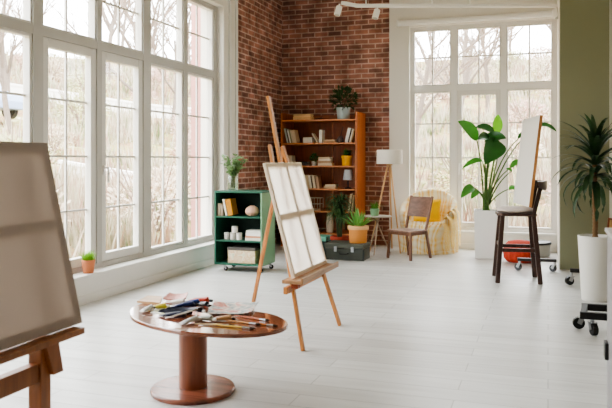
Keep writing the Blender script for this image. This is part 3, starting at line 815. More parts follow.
def potted(name, label, c, rt, rb, h, pmat, rim=0.0, cat='potted plant'):
    t = thing(name, label, cat, c)
    m = MB(); pot_mesh(m, c + Vector((0, 0, .0008)), rt, rb, h, rim=rim); m.build('pot', pmat, t, **SM)
    soil(t, c, rt - 0.014, c.z + h * 0.86)
    return t
c = Vector((XK(341.3), YK + 0.12, z))
t = potted('potted_shrub', 'bushy green plant in a pale blue grey pot on the bookcase top', c, 0.112, 0.092, 0.185, plain(176, 192, 192, rough=0.4), 0.0)
rn = random.Random(5)
m = MB(); blob_leaves(m, c + Vector((0, 0, 0.31)), 0.20, 0.17, 0.17, 330, 0.065, 0.017, rn, shell=0.25); m.build('foliage', leafmat(48, 74, 34, 0.2), t)
m = MB()
for k in range(9):
    a = rn.uniform(0, 2 * PI); m.tube([c + Vector((0, 0, .16)), c + Vector((math.cos(a) * .12, math.sin(a) * .10, .36))], 0.003, 5)
m.build('stems', plain(66, 62, 40), t, **SM)
# second shelf
z = ZSH[1]
CRM, TAN, DRK, GRY, WHT, OLV = (226, 212, 188), (190, 156, 116), (58, 46, 42), (150, 152, 140), (234, 230, 222), (128, 130, 96)
lean_row(XK(287.0), YK, z, [(0.024, .235, .15, (196, 202, 192), 'pale green'), (0.018, .225, .15, DRK, 'dark brown'), (0.022, .220, .15, WHT, 'white'), (0.020, .215, .15, OLV, 'olive'), (0.024, .212, .15, (206, 190, 164), 'beige'), (0.05, .200, .16, (216, 196, 166), 'thick cream')],
         'from the window end on the second shelf', 'books leaning on the second shelf', -1, 13)
book((XK(307.6), YK, z + .0008), 0.088, 0.155, 0.15, (222, 216, 204), 'white block of paper lying near the leaning books', flat=True)
book((XK(317.0), YK, z + .0008), 0.018, 0.17, 0.13, CRM, 'thin cream book tipped far over on the second shelf', lean=rad(-33))
book((XK(318.8), YK, z + .0032), 0.05, 0.20, 0.13, (236, 230, 216), 'white book standing upright in the middle of the second shelf', lean=rad(2))
for k, (h, w, c_, lb) in enumerate(((0.026, .195, (176, 132, 92), 'brown book at the foot of the low pile'), (0.022, .185, (206, 176, 140), 'tan book on top of the low pile'))):
    book((XK(329.6), YK, z + .0008 + k * .027), h, w, .14, c_, lb + ' on the second shelf', flat=True)
c = Vector((XK(339.6), YK + .05, z))
t = thing('brush_jar', 'small dark jar holding one long brush on the second shelf', 'jar', c)
m = MB(); m.lathe([(.035, .0008), (.05, .012), (.054, .05), (.042, .08), (.028, .09), (.032, .10), (.026, .10), (.024, .085), (.0005, .08)], c, 24); m.build('jar', plain(70, 58, 58, rough=.3), t, **SM)
m = MB(); m.tube([c + Vector((.0, 0, .085)), c + Vector((.04, 0, .25))], [.007, .005], 6); m.build('brush', plain(60, 42, 32), t, **SM)
lean_row(XK(344.6), YK, z, [(0.045, .225, .15, WHT, 'white'), (0.020, .215, .15, DRK, 'black'), (0.022, .212, .15, CRM, 'cream'), (0.016, .19, .15, TAN, 'tan')],
         'from the jar in the row resting on the outer side', 'books at the outer end of the second shelf', 1, 14)
# third shelf
z = ZSH[2]
lean_row(XK(286.5), YK, z, [(0.036, .165, .14, (210, 178, 138), 'tan'), (0.036, .160, .14, (220, 192, 154), 'light tan'), (0.03, .158, .14, CRM, 'cream')],
         'from the window end, behind the easel on the third shelf', 'books on the third shelf', -1, 4)
for k, (h, w, c_, lb) in enumerate(((.034, .165, (46, 40, 40), 'black book under another dark one'), (.028, .15, (74, 58, 50), 'dark brown book lying on a black one'))):
    book((XK(302.8), YK, z + .0008 + k * .035), h, w, .14, c_, lb + ' beside the small plant', flat=True)
c = Vector((XK(312.6), YK + .07, z))
t = potted('potted_plant', 'tiny green plant in a white pot on the third shelf', c, .042, .034, .07, plain(226, 220, 210, rough=.5))
rn = random.Random(9)
m = MB(); blob_leaves(m, c + Vector((0, 0, .115)),   .058, .055, .055, 110, .035, .011, rn, shell=.2); m.build('foliage', leafmat(78, 122, 58), t)
for k, (h, w, c_, lb) in enumerate(((.038, .225, (222, 204, 176), 'wide cream book at the bottom'), (.034, .205, (186, 152, 118), 'light brown book second from the bottom'), (.03, .20, (228, 214, 192), 'ivory book second from the top'), (.028, .19, (206, 182, 150), 'beige book on top'))):
    book((XK(324.2) + (.01, -.004, .006, 0)[k], YK, z + .0008 + sum((.0388, .0348, .0308, .0288)[:k])), h, w, .15, c_, lb + ' of the third shelf pile', flat=True)
c = Vector((XK(345.3), YK + .09, z))
t = potted('potted_plant', 'short spiky green plant in a bright yellow pot on the bookcase', c, .082, .072, .155, plain(236, 176, 36, rough=.45), rim=.035)
rn = random.Random(11)
m = MB()
for k in range(46): strap(m, c + Vector((rn.uniform(-.03, .03), rn.uniform(-.03, .03), .13)), rn.uniform(0, 2 * PI), rn.uniform(.8, 1.5), rn.uniform(.12, .165), .012, rn.uniform(.3, 1.3), n=5)
m.build('foliage', leafmat(62, 112, 52), t)
# fourth shelf
z = ZSH[3]
lean_row(XK(305.5), YK, z, [(.036, .205, .15, (230, 216, 192), 'cream'), (.034, .200, .15, (206, 180, 140), 'tan'), (.034, .205, .15, (236, 226, 206), 'ivory'), (.020, .195, .15, (96, 70, 52), 'brown'), (.036, .200, .15, (228, 210, 182), 'buff'), (.022, .195, .15, (140, 110, 84), 'mid brown'), (.036, .190, .15, (196, 160, 130), 'rosy tan')],
         'from the easel in the row on the fourth shelf', 'books in the fourth shelf row', -1, 9)
for k, (h, w, c_, lb) in enumerate(((.034, .185, (206, 176, 140), 'tan book lying under a paler one'), (.03, .17, (226, 206, 176), 'pale book lying on a tan one'))):
    book((XK(329.5) + (.0, .012)[k], YK, z + .0008 + k * .035), h, w, .15, c_, lb + ' on the fourth shelf', flat=True, rz=rad(-3 * k))
c = Vector((XK(346.5), YK + .09, z))
t = thing('table_lamp', 'small lamp with pale shade on the fourth shelf of the bookcase', 'table lamp', c)
m = MB(); m.lathe([(.055, .0008), (.058, .006), (.05, .018), (.014, .026), (.010, .03), (.010, .12), (.0005, .13)], c, 24); m.build('base', plain(40, 36, 34, rough=.4), t, **SM)
m = MB(); m.lathe([(.080, .135), (.058, .295), (.056, .295), (.078, .135)], c, 32); m.build('shade', plain(238, 240, 244, rough=.8, trans=.5), t, **SM)
# fifth shelf
z = ZSH[4]
wx0, wx1 = XK(308.5), XK(320.0)
t = thing('wire_stand', 'pale wire box stand on the fifth shelf', 'wire stand', ((wx0 + wx1) / 2, YK + .09, z))
m = MB()
for y in (YK, YK + .16):
    for x in (wx0, (wx0 + wx1) / 2, wx1): m.tube([(x, y, z + .001), (x, y, z + .195)], .005, 6)
    for zz in (z + .008, z + .10, z + .195): m.tube([(wx0, y, zz), (wx1, y, zz)], .005, 6)
for x in (wx0, wx1):
    for zz in (z + .008, z + .195): m.tube([(x, YK, zz), (x, YK + .16, zz)], .005, 6)
m.build('wire_frame', plain(196, 178, 150, rough=.4), t, **SM)
lean_row(XK(347.8), YK, z, [(.030, .265, .15, (226, 206, 170), 'cream'), (.018, .260, .15, (120, 84, 54), 'brown'), (.022, .250, .15, (210, 182, 140), 'tan')],
         'counted from the dark plant on the fifth shelf', 'books at the outer end of the fifth shelf', 1, 8)
t = thing('lidded_box', 'dark brown lidded box on the fifth shelf behind the easel', 'box', (XK(296), YK + .1, z))
m = MB(); m.box((XK(288), YK, z + .0008), (XK(303), YK + .2, z + .12)); m.build('box', plain(70, 46, 34), t, bevel=.004)
m = MB(); m.box((XK(287.7), YK - .004, z + .1205), (XK(303.3), YK + .204, z + .15)); m.build('lid', plain(84, 56, 40), t, bevel=.004)
# bottom shelf
z = ZSH[5]
c = Vector((XK(329), YK + .06, z))
t = thing('tall_vase', 'tall cream vase on the bottom shelf behind the drooping plant', 'vase', c)
m = MB(); m.lathe([(.04, .0008), (.055, .01), (.062, .12), (.05, .24), (.036, .29), (.044, .31), (.038, .31), (.03, .285), (.0005, .25)], c, 24); m.build('body', plain(206, 190, 168, rough=.5), t, **SM)
c = Vector((XK(318.5), YK + .07, z))
t = thing('shallow_bowl', 'dark shallow bowl with a pale rim on the bottom shelf', 'bowl', c)
m = MB(); m.lathe([(.03, .0008), (.035, .008), (.085, .05), (.092, .058), (.084, .056), (.03, .016), (.0005, .014)], c, 28); m.build('bowl', plain(96, 70, 56, rough=.4), t, **SM)
m = MB(); m.lathe([(.0925, .0575), (.094, .062), (.088, .062), (.0865, .0575)], c, 28); m.build('rim', plain(200, 176, 150), t, **SM)
t = thing('lidded_box', 'reddish brown box on the bottom shelf behind the easel', 'box', (XK(297), YK + .1, z))
m = MB(); m.box((XK(288), YK, z + .0008), (XK(309), YK + .22, z + .16)); m.build('box', plain(104, 54, 36), t, bevel=.004)
m = MB(); m.box((XK(287.7), YK - .004, z + .1605), (XK(309.3), YK + .224, z + .195)); m.build('lid', plain(120, 66, 44), t, bevel=.004)

# ------------------------------------------------------------------ trunk, pots around it
TX0, TX1, TY0, TY1, TZT = -2.86, -2.325, 9.06, 9.43, 0.225
t = thing('trunk', 'low dark green metal trunk on the floor before the bookcase', 'trunk', ((TX0 + TX1) / 2, (TY0 + TY1) / 2, 0))
M_TRK = plain(66, 68, 60, rough=.5, var=.2)
m = MB(); m.box((TX0, TY0, .001), (TX1, TY1, .155)); m.build('body', M_TRK, t, bevel=.006)
m = MB(); m.box((TX0 - .006, TY0 - .006, .157), (TX1 + .006, TY1 + .006, TZT)); m.build('lid', plain(80, 82, 72, rough=.5, var=.2), t, bevel=.012)
for x in (TX0 + .15, TX1 - .15):
    m = MB(); m.box((x - .02, TY0 - .014, .115), (x + .02, TY0 - .001, .185)); m.build('latch', M_STEEL, t, bevel=.003)
m = MB(); xm = (TX0 + TX1) / 2; m.tube([(xm - .06, TY0 - .003, .10), (xm - .05, TY0 - .03, .085), (xm + .05, TY0 - .03, .085), (xm + .06, TY0 - .003, .10)], .007, 8); m.build('handle', M_BLACK, t, **SM)
for x in (TX0, TX1):
    m = MB(); m.box((x - .008, TY0 - .008, .0005), (x + .008, TY0 + .03, .15)); m.build('corner', plain(50, 56, 54, rough=.4, metal=.5), t)
c = Vector((XY(358.2, 9.24), 9.235, TZT))
t = thing('potted_aloe', 'spiky bright green plant in an orange clay pot on the trunk', 'potted plant', c)
m = MB(); pot_mesh(m, c + Vector((0, 0, .0008)), .138, .118, .232, rim=.05); m.build('pot', plain(216, 144, 76, rough=.6, var=.12), t, **SM)
m = MB(); m.lathe([(.1432, .185), (.1445, .195), (.1445, .226), (.1432, .2335)], c, 32); m.build('rim_band', plain(226, 180, 128, rough=.7), t, **SM)
soil(t, c, .122, c.z + .2)
rn = random.Random(21)
m = MB()
for k in range(30):
    a = k * 2.399; el = rn.uniform(.45, 1.4)
    strap(m, c + Vector((math.cos(a) * .03, math.sin(a) * .03, .20)), a, el, rn.uniform(.22, .31), .032, rn.uniform(-.3, .5), n=6, prof=lambda x: (1 - x) ** .75 * min(1, .7 + x), fold=.5)
m.build('leaves', leafmat(112, 166, 84, .3), t)
# drooping dark plant on the floor behind the trunk
c = Vector((XY(339.5, 9.78), 9.78, 0))
t = thing('drooping_plant', 'dense dark drooping plant in a red clay pot behind the trunk', 'potted plant', c)
m = MB(); pot_mesh(m, c + Vector((0, 0, .0008)), .135, .10, .245, rim=.05); m.build('pot', plain(168, 70, 48, rough=.7), t, **SM)
soil(t, c, .12, .21)
rn = random.Random(31)
m = MB()
for k in range(230):
    a = rn.uniform(0, 2 * PI)
    top = c + Vector((rn.uniform(-.05, .05), rn.uniform(-.05, .05), rn.uniform(.45, .78)))
    strap(m, top, a, rn.uniform(.2, 1.1), rn.uniform(.20, .33), .011, rn.uniform(2.4, 3.4), n=8)
m.build('foliage', leafmat(74, 104, 62, .2, var=.5), t)
m = MB()
for k in range(8):
    a = k * .8; m.tube([c + Vector((math.cos(a) * .03, math.sin(a) * .03, .2)), c + Vector((math.cos(a) * .05, math.sin(a) * .05, .74))], .008, 6)
m.build('stems', plain(70, 78, 48), t, **SM)
# teal crate
c = Vector((XY(320.5, 9.85), 9.85, 0))
t = thing('storage_crate', 'dark crate with a turquoise lid between easel and trunk', 'crate', c)
m = MB(); m.box((c.x - .17, c.y - .14, .001), (c.x + .13, c.y + .14, .165)); m.build('crate', plain(46, 60, 56, rough=.6), t, bevel=.004)
m = MB(); m.box((c.x - .18, c.y - .15, .166), (c.x + .14, c.y + .15, .235)); m.build('lid', plain(104, 172, 150, rough=.5), t, bevel=.008)

# ------------------------------------------------------------------ small round table, pot, floor lamp
c = LD((377.5 - 306) / F * 10.1, 10.1)
zt = .548
t = thing('side_table', 'small round grey side table on thin splayed legs by the lamp', 'table', c)
m = MB(); m.lathe([(.19, zt - .018), (.205, zt - .014), (.205, zt - .003), (.20, zt), (.0005, zt)], c, 36); m.build('table_top', plain(176, 168, 158, rough=.5), t, **SM)
for k in range(3):
    a = .5 + k * 2.094; 
    m = MB(); p0 = c + Vector((math.cos(a) * .19, math.sin(a) * .19, 0)); p1 = c + Vector((math.cos(a) * -.04, math.sin(a) * -.04, zt - .016)); m.tube([p0, p1], [.009, .011], 8); m.build('leg', wood(170, 150, 128, axis=2), t, **SM)
c = LD((374.7 - 306) / F * 10.05, 10.05, zt)
t = potted('potted_grass', 'tufty grass plant in a sage green pot on the round side table', c, .068, .056, .105, plain(122, 160, 122, rough=.45))
rn = random.Random(41)
m = MB()
for k in range(80): strap(m, c + Vector((rn.uniform(-.035, .035), rn.uniform(-.035, .035), .09)), rn.uniform(0, 2 * PI), rn.uniform(.5, 1.5), rn.uniform(.08, .14), .006, rn.uniform(.2, 1.2), n=4)
m.build('grass_blades', leafmat(92, 140, 58), t)
c = LD((389.5 - 306) / F * 10.35, 10.35)
t = thing('floor_lamp', 'floor lamp with white drum shade on three slim wooden legs', 'floor lamp', c)
M_LAMPW = wood(206, 164, 116, axis=2, var=.12)
for (fu, fd) in ((369.5, 10.3), (400.5, 10.1), (392.0, 10.66)):
    f = LD((fu - 306) / F * fd, fd); top = c + (f - c).normalized() * .025; top.z = 1.29
    m = MB(); m.tube([f, top], [.011, .014], 8); m.build('leg', M_LAMPW, t, **SM)
m = MB(); m.lathe([(.045, 1.275), (.045, 1.305), (.012, 1.31), (.012, 1.37), (.0005, 1.37)], c, 20); m.build('hub', M_LAMPW, t, **SM)
m = MB(); m.lathe([(.192, 1.292), (.188, 1.50), (.186, 1.50), (.190, 1.292)], c, 40)
m.build('lamp_shade', plain(240, 236, 228, rough=.85, trans=.4, var=.02), t, **SM)
m = MB()
for k in range(3):
    a = k * 2.094; m.tube([c + Vector((0, 0, 1.36)), c + Vector((math.cos(a) * .188, math.sin(a) * .188, 1.36))], .003, 5)
m.lathe([(.03, 1.37), (.034, 1.41), (.02, 1.45), (.0005, 1.46)], c, 16); m.build('bulb', plain(240, 236, 225, rough=.3), t, **SM)

# ------------------------------------------------------------------ wooden chair
def frame_dir(fl, fd):
    v = LD(fl, fd); v.z = 0; return v.normalized()
fdir = frame_dir(-.75, -.66)
cc = LD(1.40, 9.62)
rz = math.atan2(fdir.y, fdir.x) - PI / 2      # local +y = facing
T = Tm(cc, rz)
M_CH = wood(118, 82, 62, rough=.45, axis=2)
t = thing('dining_chair', 'low brown wooden chair turned aside before the yellow armchair', 'chair', cc)
hw, hd, hs = .215, .19, .395
m = MB(T); 
m.prism([(-hw, hd), (hw, hd), (hw * .9, -hd), (-hw * .9, -hd)], hs - .022, hs); m.build('seat', wood(140, 112, 96, rough=.5, axis=1), t, bevel=.006)
for sx in (-1, 1):
    m = MB(T); m.bar((sx * (hw - .03), hd - .03, hs - .02), (sx * (hw - .012), hd - .008, 0), .032, .032, up=(0, 1, 0)); m.build('leg', M_CH, t, bevel=.004)
    m = MB(T); m.bar((sx * (hw * .9 - .018), -hd + .02, hs), (sx * (hw * .9), -hd - .06, 0), .03, .034, up=(0, 1, 0)); m.build('leg', M_CH, t, bevel=.004)
    m = MB(T); m.bar((sx * (hw * .9 - .018), -hd + .02, hs - .01), (sx * (hw * .9 - .008), -hd - .11, .845), .03, .03, up=(0, 1, 0)); m.build('back_post', M_CH, t, bevel=.004)
m = MB(T); m.box((-hw + .04, hd - .05, hs - .065), (hw - .04, hd - .028, hs - .022)); m.box((-hw * .85, -hd + .01, hs - .065), (hw * .85, -hd + .03, hs - .022))
for sx in (-1, 1): m.bar((sx * (hw - .035), hd - .05, hs - .043), (sx * (hw * .9 - .025), -hd + .03, hs - .043), .018, .042)
m.build('apron', M_CH, t)
m = MB(T)
y_at = lambda zz: -hd + .02 - .13 * (zz - hs) / (.845 - hs)
a, b = (0, y_at(.56), .56), (0, y_at(.835), .835)
x_ = hw * .9 - .02
nn = 8; vs = []; fs = []
for th_ in (0, .014):
    for i in range(nn + 1):
        s = -x_ + 2 * x_ * i / nn; bow = -.022 * (1 - (s / x_) ** 2)
        vs += [(s, a[1] + bow + th_, a[2]), (s, b[1] + bow + th_, b[2])]
K = 2 * (nn + 1)
for i in range(nn):
    j = 2 * i; fs += [(j, j + 2, j + 3, j + 1), (K + j, K + j + 1, K + j + 3, K + j + 2), (j, K + j, K + j + 2, j + 2), (j + 1, j + 3, K + j + 3, K + j + 1)]
fs += [(0, 1, K + 1, K), (2 * nn, K + 2 * nn, K + 2 * nn + 1, 2 * nn + 1)]
m.add(vs, fs); m.build('backrest', wood(122, 90, 74, rough=.5, axis=0), t)

# ------------------------------------------------------------------ yellow draped armchair with cushion
ac = LD((428 - 306) / F * 10.35, 10.35)
M_THROW = stripes_mat('yellow_plaid', [(240, 234, 212), (236, 196, 84), (246, 242, 226), (222, 174, 66), (242, 236, 214)], 1.25, 0)
t = thing('tub_armchair', 'round tub armchair draped in a cream and yellow plaid throw', 'armchair', ac)
fa = math.atan2(LD(-.35, -.95).y, LD(-.35, -.95).x)  # facing angle
n = 72
def rimz(k):
    a = 2 * PI * k / n; c_ = math.cos(a - fa)      # 1 at front, -1 at back
    x = (1 - c_) / 2
    sm = max(0, min(1, (x - .10) / .25)); sm = sm * sm * (3 - 2 * sm)
    return .42 + .20 * sm + .29 * max(0, (x - .42) / .58) ** 1.1
vs = []; fs = []
rings = 12
for k in range(n):
    a = 2 * PI * k / n; z = rimz(k); f = 1 + .03 * math.sin(9 * a) + .018 * math.sin(19 * a + 1)
    lean = (z - .42) * .08
    dx, dy = math.cos(a), math.sin(a)
    prof = [(.405 * f + .05 * math.sin(14 * a) * .5, .001), (.40 * f + .018 * math.sin(14 * a), .12), (.40 * f + .01 * math.sin(14 * a), z * .55), (.405 + lean, z * .85), (.40 + lean, z - .02), (.37 + lean, z), (.335 + lean * .8, z - .02), (.315 + lean * .5, z * .8 + .4 * .2), (.295, .46), (.26, .415), (.15, .395), (.0, .39)]
    for r, zz in prof:
        vs.append((ac.x + dx * r, ac.y + dy * r * .95, zz))
for k in range(n):
    for i in range(rings - 1):
        a0 = k * rings + i; b0 = ((k + 1) % n) * rings + i; fs.append((a0, b0, b0 + 1, a0 + 1))
m = MB(); m.add(vs, fs); m.build('throw', M_THROW, t, smooth=True)
m = MB()
for k in range(4):
    a = fa + PI / 4 + k * PI / 2; m.tube([(ac.x + math.cos(a) * .25, ac.y + math.sin(a) * .24, .0), (ac.x + math.cos(a) * .24, ac.y + math.sin(a) * .23, .3)], .018, 8)
m.build('legs_under', wood(150, 110, 70), t, **SM) if False else None
m = MB()
# fringe tail of the throw hanging over the arm on the planter side
ra = fa + .78
for j in range(4):
    aa = ra + j * .22; dx, dy = math.cos(aa), math.sin(aa); wv = Vector((-dy, dx, 0)) * .042
    q = [Vector((ac.x + dx * r, ac.y + dy * r, zz)) for r, zz in ((.33, rimz(int((aa % (2 * PI)) / 2 / PI * 72)) - .02), (.40, rimz(int((aa % (2 * PI)) / 2 / PI * 72)) + .03), (.452 + .01 * (j % 2), rimz(int((aa % (2 * PI)) / 2 / PI * 72)) - .03), (.47 + .014 * (j % 2), .36), (.474, .20), (.48, .06 + .05 * (j % 2)))]
    m.add([p + wv * s for p in q for s in (-1, -.3, .3, 1)], [(4 * i + s, 4 * i + s + 1, 4 * i + s + 5, 4 * i + s + 4) for i in range(5) for s in range(3)])
m.build('throw_tail', stripes_mat('ochre_plaid', [(226, 184, 84), (246, 236, 206), (206, 158, 60), (240, 214, 140)], 8, 0), t, smooth=True)
def cushion(c, w, h, d, rz, tilt, mat, label, cat='cushion'):
    T = Tm(c, rz, 0, tilt); N = 14; vs = []; fs = []
    for side in (1, -1):
        for i in range(N + 1):
            for j in range(N + 1):
                a, b = i / N * 2 - 1, j / N * 2 - 1
                th = d / 2 * ((1 - a ** 4) * (1 - b ** 4)) ** .55
                pin = 1 - .07 * (1 - abs(a)) * abs(b) ** 2 - .0
                pin2 = 1 - .07 * (1 - abs(b)) * abs(a) ** 2
                vs.append((a * w / 2 * pin2, side * th, b * h / 2 * pin))
    K = (N + 1) ** 2
    for i in range(N):
        for j in range(N):
            k = i * (N + 1) + j; fs += [(k, k + 1, k + N + 2, k + N + 1), (K + k, K + k + N + 1, K + k + N + 2, K + k + 1)]
    mb = MB(T); mb.add(vs, fs)
    o = mb.build('cushion', mat, None, smooth=True, base=c); tag(o, label, cat); return o
cp = ac + Vector((math.cos(fa) * .06, math.sin(fa) * .06, 0)); cp.z = .60
cushion(cp, .40, .36, .13, fa + PI / 2, rad(-14), plain(242, 188, 30, rough=.9, var=.06), 'bright yellow cushion propped in the draped armchair')

# ------------------------------------------------------------------ tall white planter with broad-leaved plant
D = 9.7
pc = LD((486.3 - 306) / F * D, D)
t = thing('bird_of_paradise', 'tall plant with broad paddle leaves in a square white planter', 'potted plant', pc)
T = Tm(pc, TH - .25)
m = MB(T); ht, hb, hh = .166, .150, .66
ring = lambda r, z: [(-r, -r, z), (r, -r, z), (r, r, z), (-r, r, z)]
vs = ring(hb, .001) + ring(ht, hh) + ring(ht - .014, hh) + ring(ht - .02, hh - .05)
fs = [(3, 2, 1, 0)] + [(4 * k + i, 4 * k + (i + 1) % 4, 4 * k + 4 + (i + 1) % 4, 4 * k + 4 + i) for k in range(3) for i in range(4)] + [(12, 13, 14, 15)]
m.add(vs, fs); m.build('planter', plain(232, 232, 228, rough=.4, var=.02), t, bevel=.008)
m = MB(T); m.box((-ht + .022, -ht + .022, hh - .049), (ht - .022, ht - .022, hh - .02)); m.build('soil', M_SOIL, t)
M_LEAF1 = leafmat(72, 138, 54, .35, rough=.3, var=.3, scale=8)
M_LEAF2 = leafmat(42, 92, 40, .25, rough=.28, var=.3, scale=8)
M_LEAF3 = leafmat(110, 176, 50, .5, rough=.35, var=.2, scale=8)
def Q(u, v, dd=0.0): return P(u, v, D + dd)
base = Vector((pc.x, pc.y, hh - .03))
# (leaf base px, tip px, half width m, depth offset at base, at tip, normal lat, normal d, normal z, bow up m, material)
LV = [((477.0, 140.5), (458.0, 121.5), .085, -.05, -.20, .55, -.6, .6, .05, M_LEAF1),
      ((496.3, 134.0), (498.0, 114.5), .062, .05, .10, -.1, -1, .1, .0, M_LEAF3),
      ((494.0, 132.0), (475.5, 127.5), .050, .0, -.1, .1, -.4, 1, .05, M_LEAF2),
      ((485.0, 141.0), (506.0, 138.5), .075, .0, -.25, .0, -.7, .8, .05, M_LEAF2),
      ((489.0, 137.0), (478.0, 140.0), .06, -.05, -.3, .0, -.5, .9, .03, M_LEAF2),
      ((500.0, 142.0), (485.0, 164.0), .125, -.1, -.3, -.25, -1, .35, .04, M_LEAF2),
      ((482.5, 161.0), (462.0, 169.0), .032, -.05, -.2, .3, -.3, 1, .09, M_LEAF1),
      ((473.5, 187.0), (461.0, 198.0), .055, -.1, -.3, -.4, -.8, .5, .05, M_LEAF1),
      ((478.0, 190.5), (471.0, 199.0), .040, -.1, -.2, -.3, -.8, .5, .03, M_LEAF1),
      ((518.0, 139.0), (523.5, 131.5), .022, .1, .15, -.6, -.6, .4, .01, M_LEAF2),
      ((510.5, 168.0), (520.5, 161.0), .035, .0, .1, -.3, -.5, .9, .05, M_LEAF1),
      ((509.0, 189.0), (517.0, 191.0), .032, -.1, -.2, -.2, -.6, .9, .05, M_LEAF1),
      ((536.0, 127.0), (556.5, 131.5), .035, .35, .05, -.1, -.4, 1, .10, M_LEAF2),
      ((512.0, 171.0), (506.0, 169.0), .02, .0, .0, .1, -.6, .9, .02, M_LEAF1)]
st = MB()
for i, (b, tp_, w, d0, d1, nl, nd, nz, bow, mt) in enumerate(LV):
    p0, p1 = Q(b[0], b[1], d0), Q(tp_[0], tp_[1], d1)
    nr = LD(nl * .6, -1.0, nz * .45)
    mid = (p0 + p1) / 2 + Vector((0, 0, bow))
    pts = bez(p0, mid, p1, 10)
    mb = MB(); mb.leaf(pts, w * 1.15, nr, fold=.5, prof=lambda x: max(.03, math.sin(PI * (x ** .8 * .97 + .02)) ** .75)); mb.build('leaf', mt, t, smooth=True)
    b0 = base + LD(((i * 37) % 9 - 4) * .010, ((i * 53) % 9 - 4) * .012, 0)
    cm = b0.lerp(p0, .55); cm.z = max(cm.z, b0.z + (p0.z - b0.z) * .75); cm += (b0 - cm) * .25 * Vector((1, 1, 0))[0] if False else Vector((0, 0, 0))
    cm.x = b0.x * .62 + p0.x * .38; cm.y = b0.y * .62 + p0.y * .38
    st.tube(bez(b0, cm, p0, 9), [.013 - .0007 * k for k in range(10)], 7)
for k, (u, v, dd) in enumerate(((490, 150, .05), (494, 158, -.06), (499, 150, .1), (486, 168, 0))):
    p0 = Q(u, v, dd); b0 = base + LD(.02 * (k - 1.5), .02, 0); st.tube([b0, b0.lerp(p0, .5), p0], [.015, .011, .005], 7)
st.build('stems', plain(74, 108, 50, rough=.5, var=.3), t, **SM)

# ------------------------------------------------------------------ dark counter stool with canvas leaning on it
scn = Vector((-.335, 8.22, 0))
SR = Matrix.Translation(scn) @ Matrix.Rotation(rad(8), 4, 'Z') @ Matrix.Translation(-scn)
M_DKW = wood(62, 42, 36, rough=.35, axis=2, var=.3)
t = thing('bar_stool', 'dark wooden high stool with backrest and pale seat pad', 'stool', scn)
sz = .765; bx_, by_ = .225, .245; tx_, ty_ = .165, .165
legs = {}
for sx in (-1, 1):
    for sy in (-1, 1):
        p0 = scn + Vector((sx * bx_, sy * by_, 0)); p1 = scn + Vector((sx * tx_, sy * ty_, sz - .03)); legs[sx, sy] = (p0, p1)
        m = MB(SR); m.bar(p0, p1, .044, .05, up=(1, 0, 0)); m.build('leg', M_DKW, t, bevel=.006)
def at_z(k, z): 
    p0, p1 = legs[k]; return p0.lerp(p1, z / p1.z)
for (a, b, z) in (((-1, -1), (-1, 1), .40), ((-1, -1), (1, -1), .36), ((-1, 1), (1, 1), .36), ((1, -1), (1, 1), .33)):
    m = MB(SR); m.bar(at_z(a, z), at_z(b, z), .024, .04); m.build('stretcher', M_DKW, t, bevel=.004)
m = MB(SR); m.prism(smooth_poly([(scn.x - .205, scn.y - .17), (scn.x, scn.y - .20), (scn.x + .185, scn.y - .19), (scn.x + .20, scn.y), (scn.x + .185, scn.y + .19), (scn.x, scn.y + .20), (scn.x - .205, scn.y + .17), (scn.x - .215, scn.y)], 4), sz - .035, sz); m.build('seat', M_DKW, t, bevel=.006)
m = MB(SR); m.lathe([(.0005, .0), (.18, .0), (.205, .018), (.20, .04), (.15, .058), (.0005, .064)], (scn.x - .015, scn.y, sz + .0005), 36, sx=1.0, sy=.97); m.build('seat_pad', plain(196, 184, 178, rough=.9), t, **SM)
for sy in (-1, 1):
    m = MB(SR); m.bar(scn + Vector((.165, sy * .165, sz - .02)), scn + Vector((.232, sy * .19, 1.05)), .036, .044, up=(1, 0, 0)); m.build('back_post', M_DKW, t, bevel=.005)
m = MB(SR); vs = []; fs = []; nn = 14
for i in range(nn + 1):
    a = -1.1 + 2.2 * i / nn; x = scn.x + .05 + .24 * math.cos(a * .9) ; y = scn.y + .245 * math.sin(a) / math.sin(1.1)
    lo_ = 1.12 - (.035 + .075 * math.cos(a * 1.1))
    for (dx, z) in ((0, lo_), (.030, lo_ + .004), (.036, 1.115), (.006, 1.12)): vs.append((x + dx * math.cos(a), y + dx * math.sin(a), z))
for i in range(nn):
    for k in range(4): a0 = 4 * i + k; b0 = 4 * i + (k + 1) % 4; fs.append((a0, b0, b0 + 4, a0 + 4))
fs += [(0, 1, 2, 3), (4 * nn, 4 * nn + 1, 4 * nn + 2, 4 * nn + 3)]
m.add(vs, fs); m.build('top_rail', M_DKW, t, smooth=True, bevel=.004)
# canvas on the stool
nb = LD(.3225 * 7.55, 7.55, sz + .076) + Vector((-.03, 0, 0))
Udir = Vector((.2, -.83, 0)).normalized()          # from the far to the near edge
Wd = .86
far = nb - Udir * Wd
V_ = Vector((.112, .035, .99)).normalized()
Uo = Udir; 
def side_canvas():
    O = nb; U = -Uo; V = (V_ - U * V_.dot(U)).normalized()
    N = U.cross(V).normalized()          # must point away from the painted face
    T = Matrix.Translation(O) @ Matrix((U, N, V)).transposed().to_4x4()
    t = thing('stretched_canvas', 'tall white canvas with bare wooden edge standing on the high stool', 'canvas', O + U * (Wd / 2))
    th, Hh, bw = .032, 1.0, .05
    mb = MB(T); mb.box((0, -.0015, 0), (Wd, .0, Hh)); mb.build('cloth', CL_C, t)
    Mb = wood(190, 134, 84, axis=2, var=.15)
    mb = MB(T); g = .0005
    mb.box((0, g, 0), (bw, th, Hh)); mb.box((Wd - bw, g, 0), (Wd, th, Hh)); mb.box((bw, g, 0), (Wd - bw, th, bw)); mb.box((bw, g, Hh - bw), (Wd - bw, th, Hh)); mb.build('stretcher_frame', Mb, t)
    mb = MB(T); mb.box((bw, g + .004, Hh * .5 - .025), (Wd - bw, th - .004, Hh * .5 + .025)); mb.build('cross_bar', Mb, t)
side_canvas()

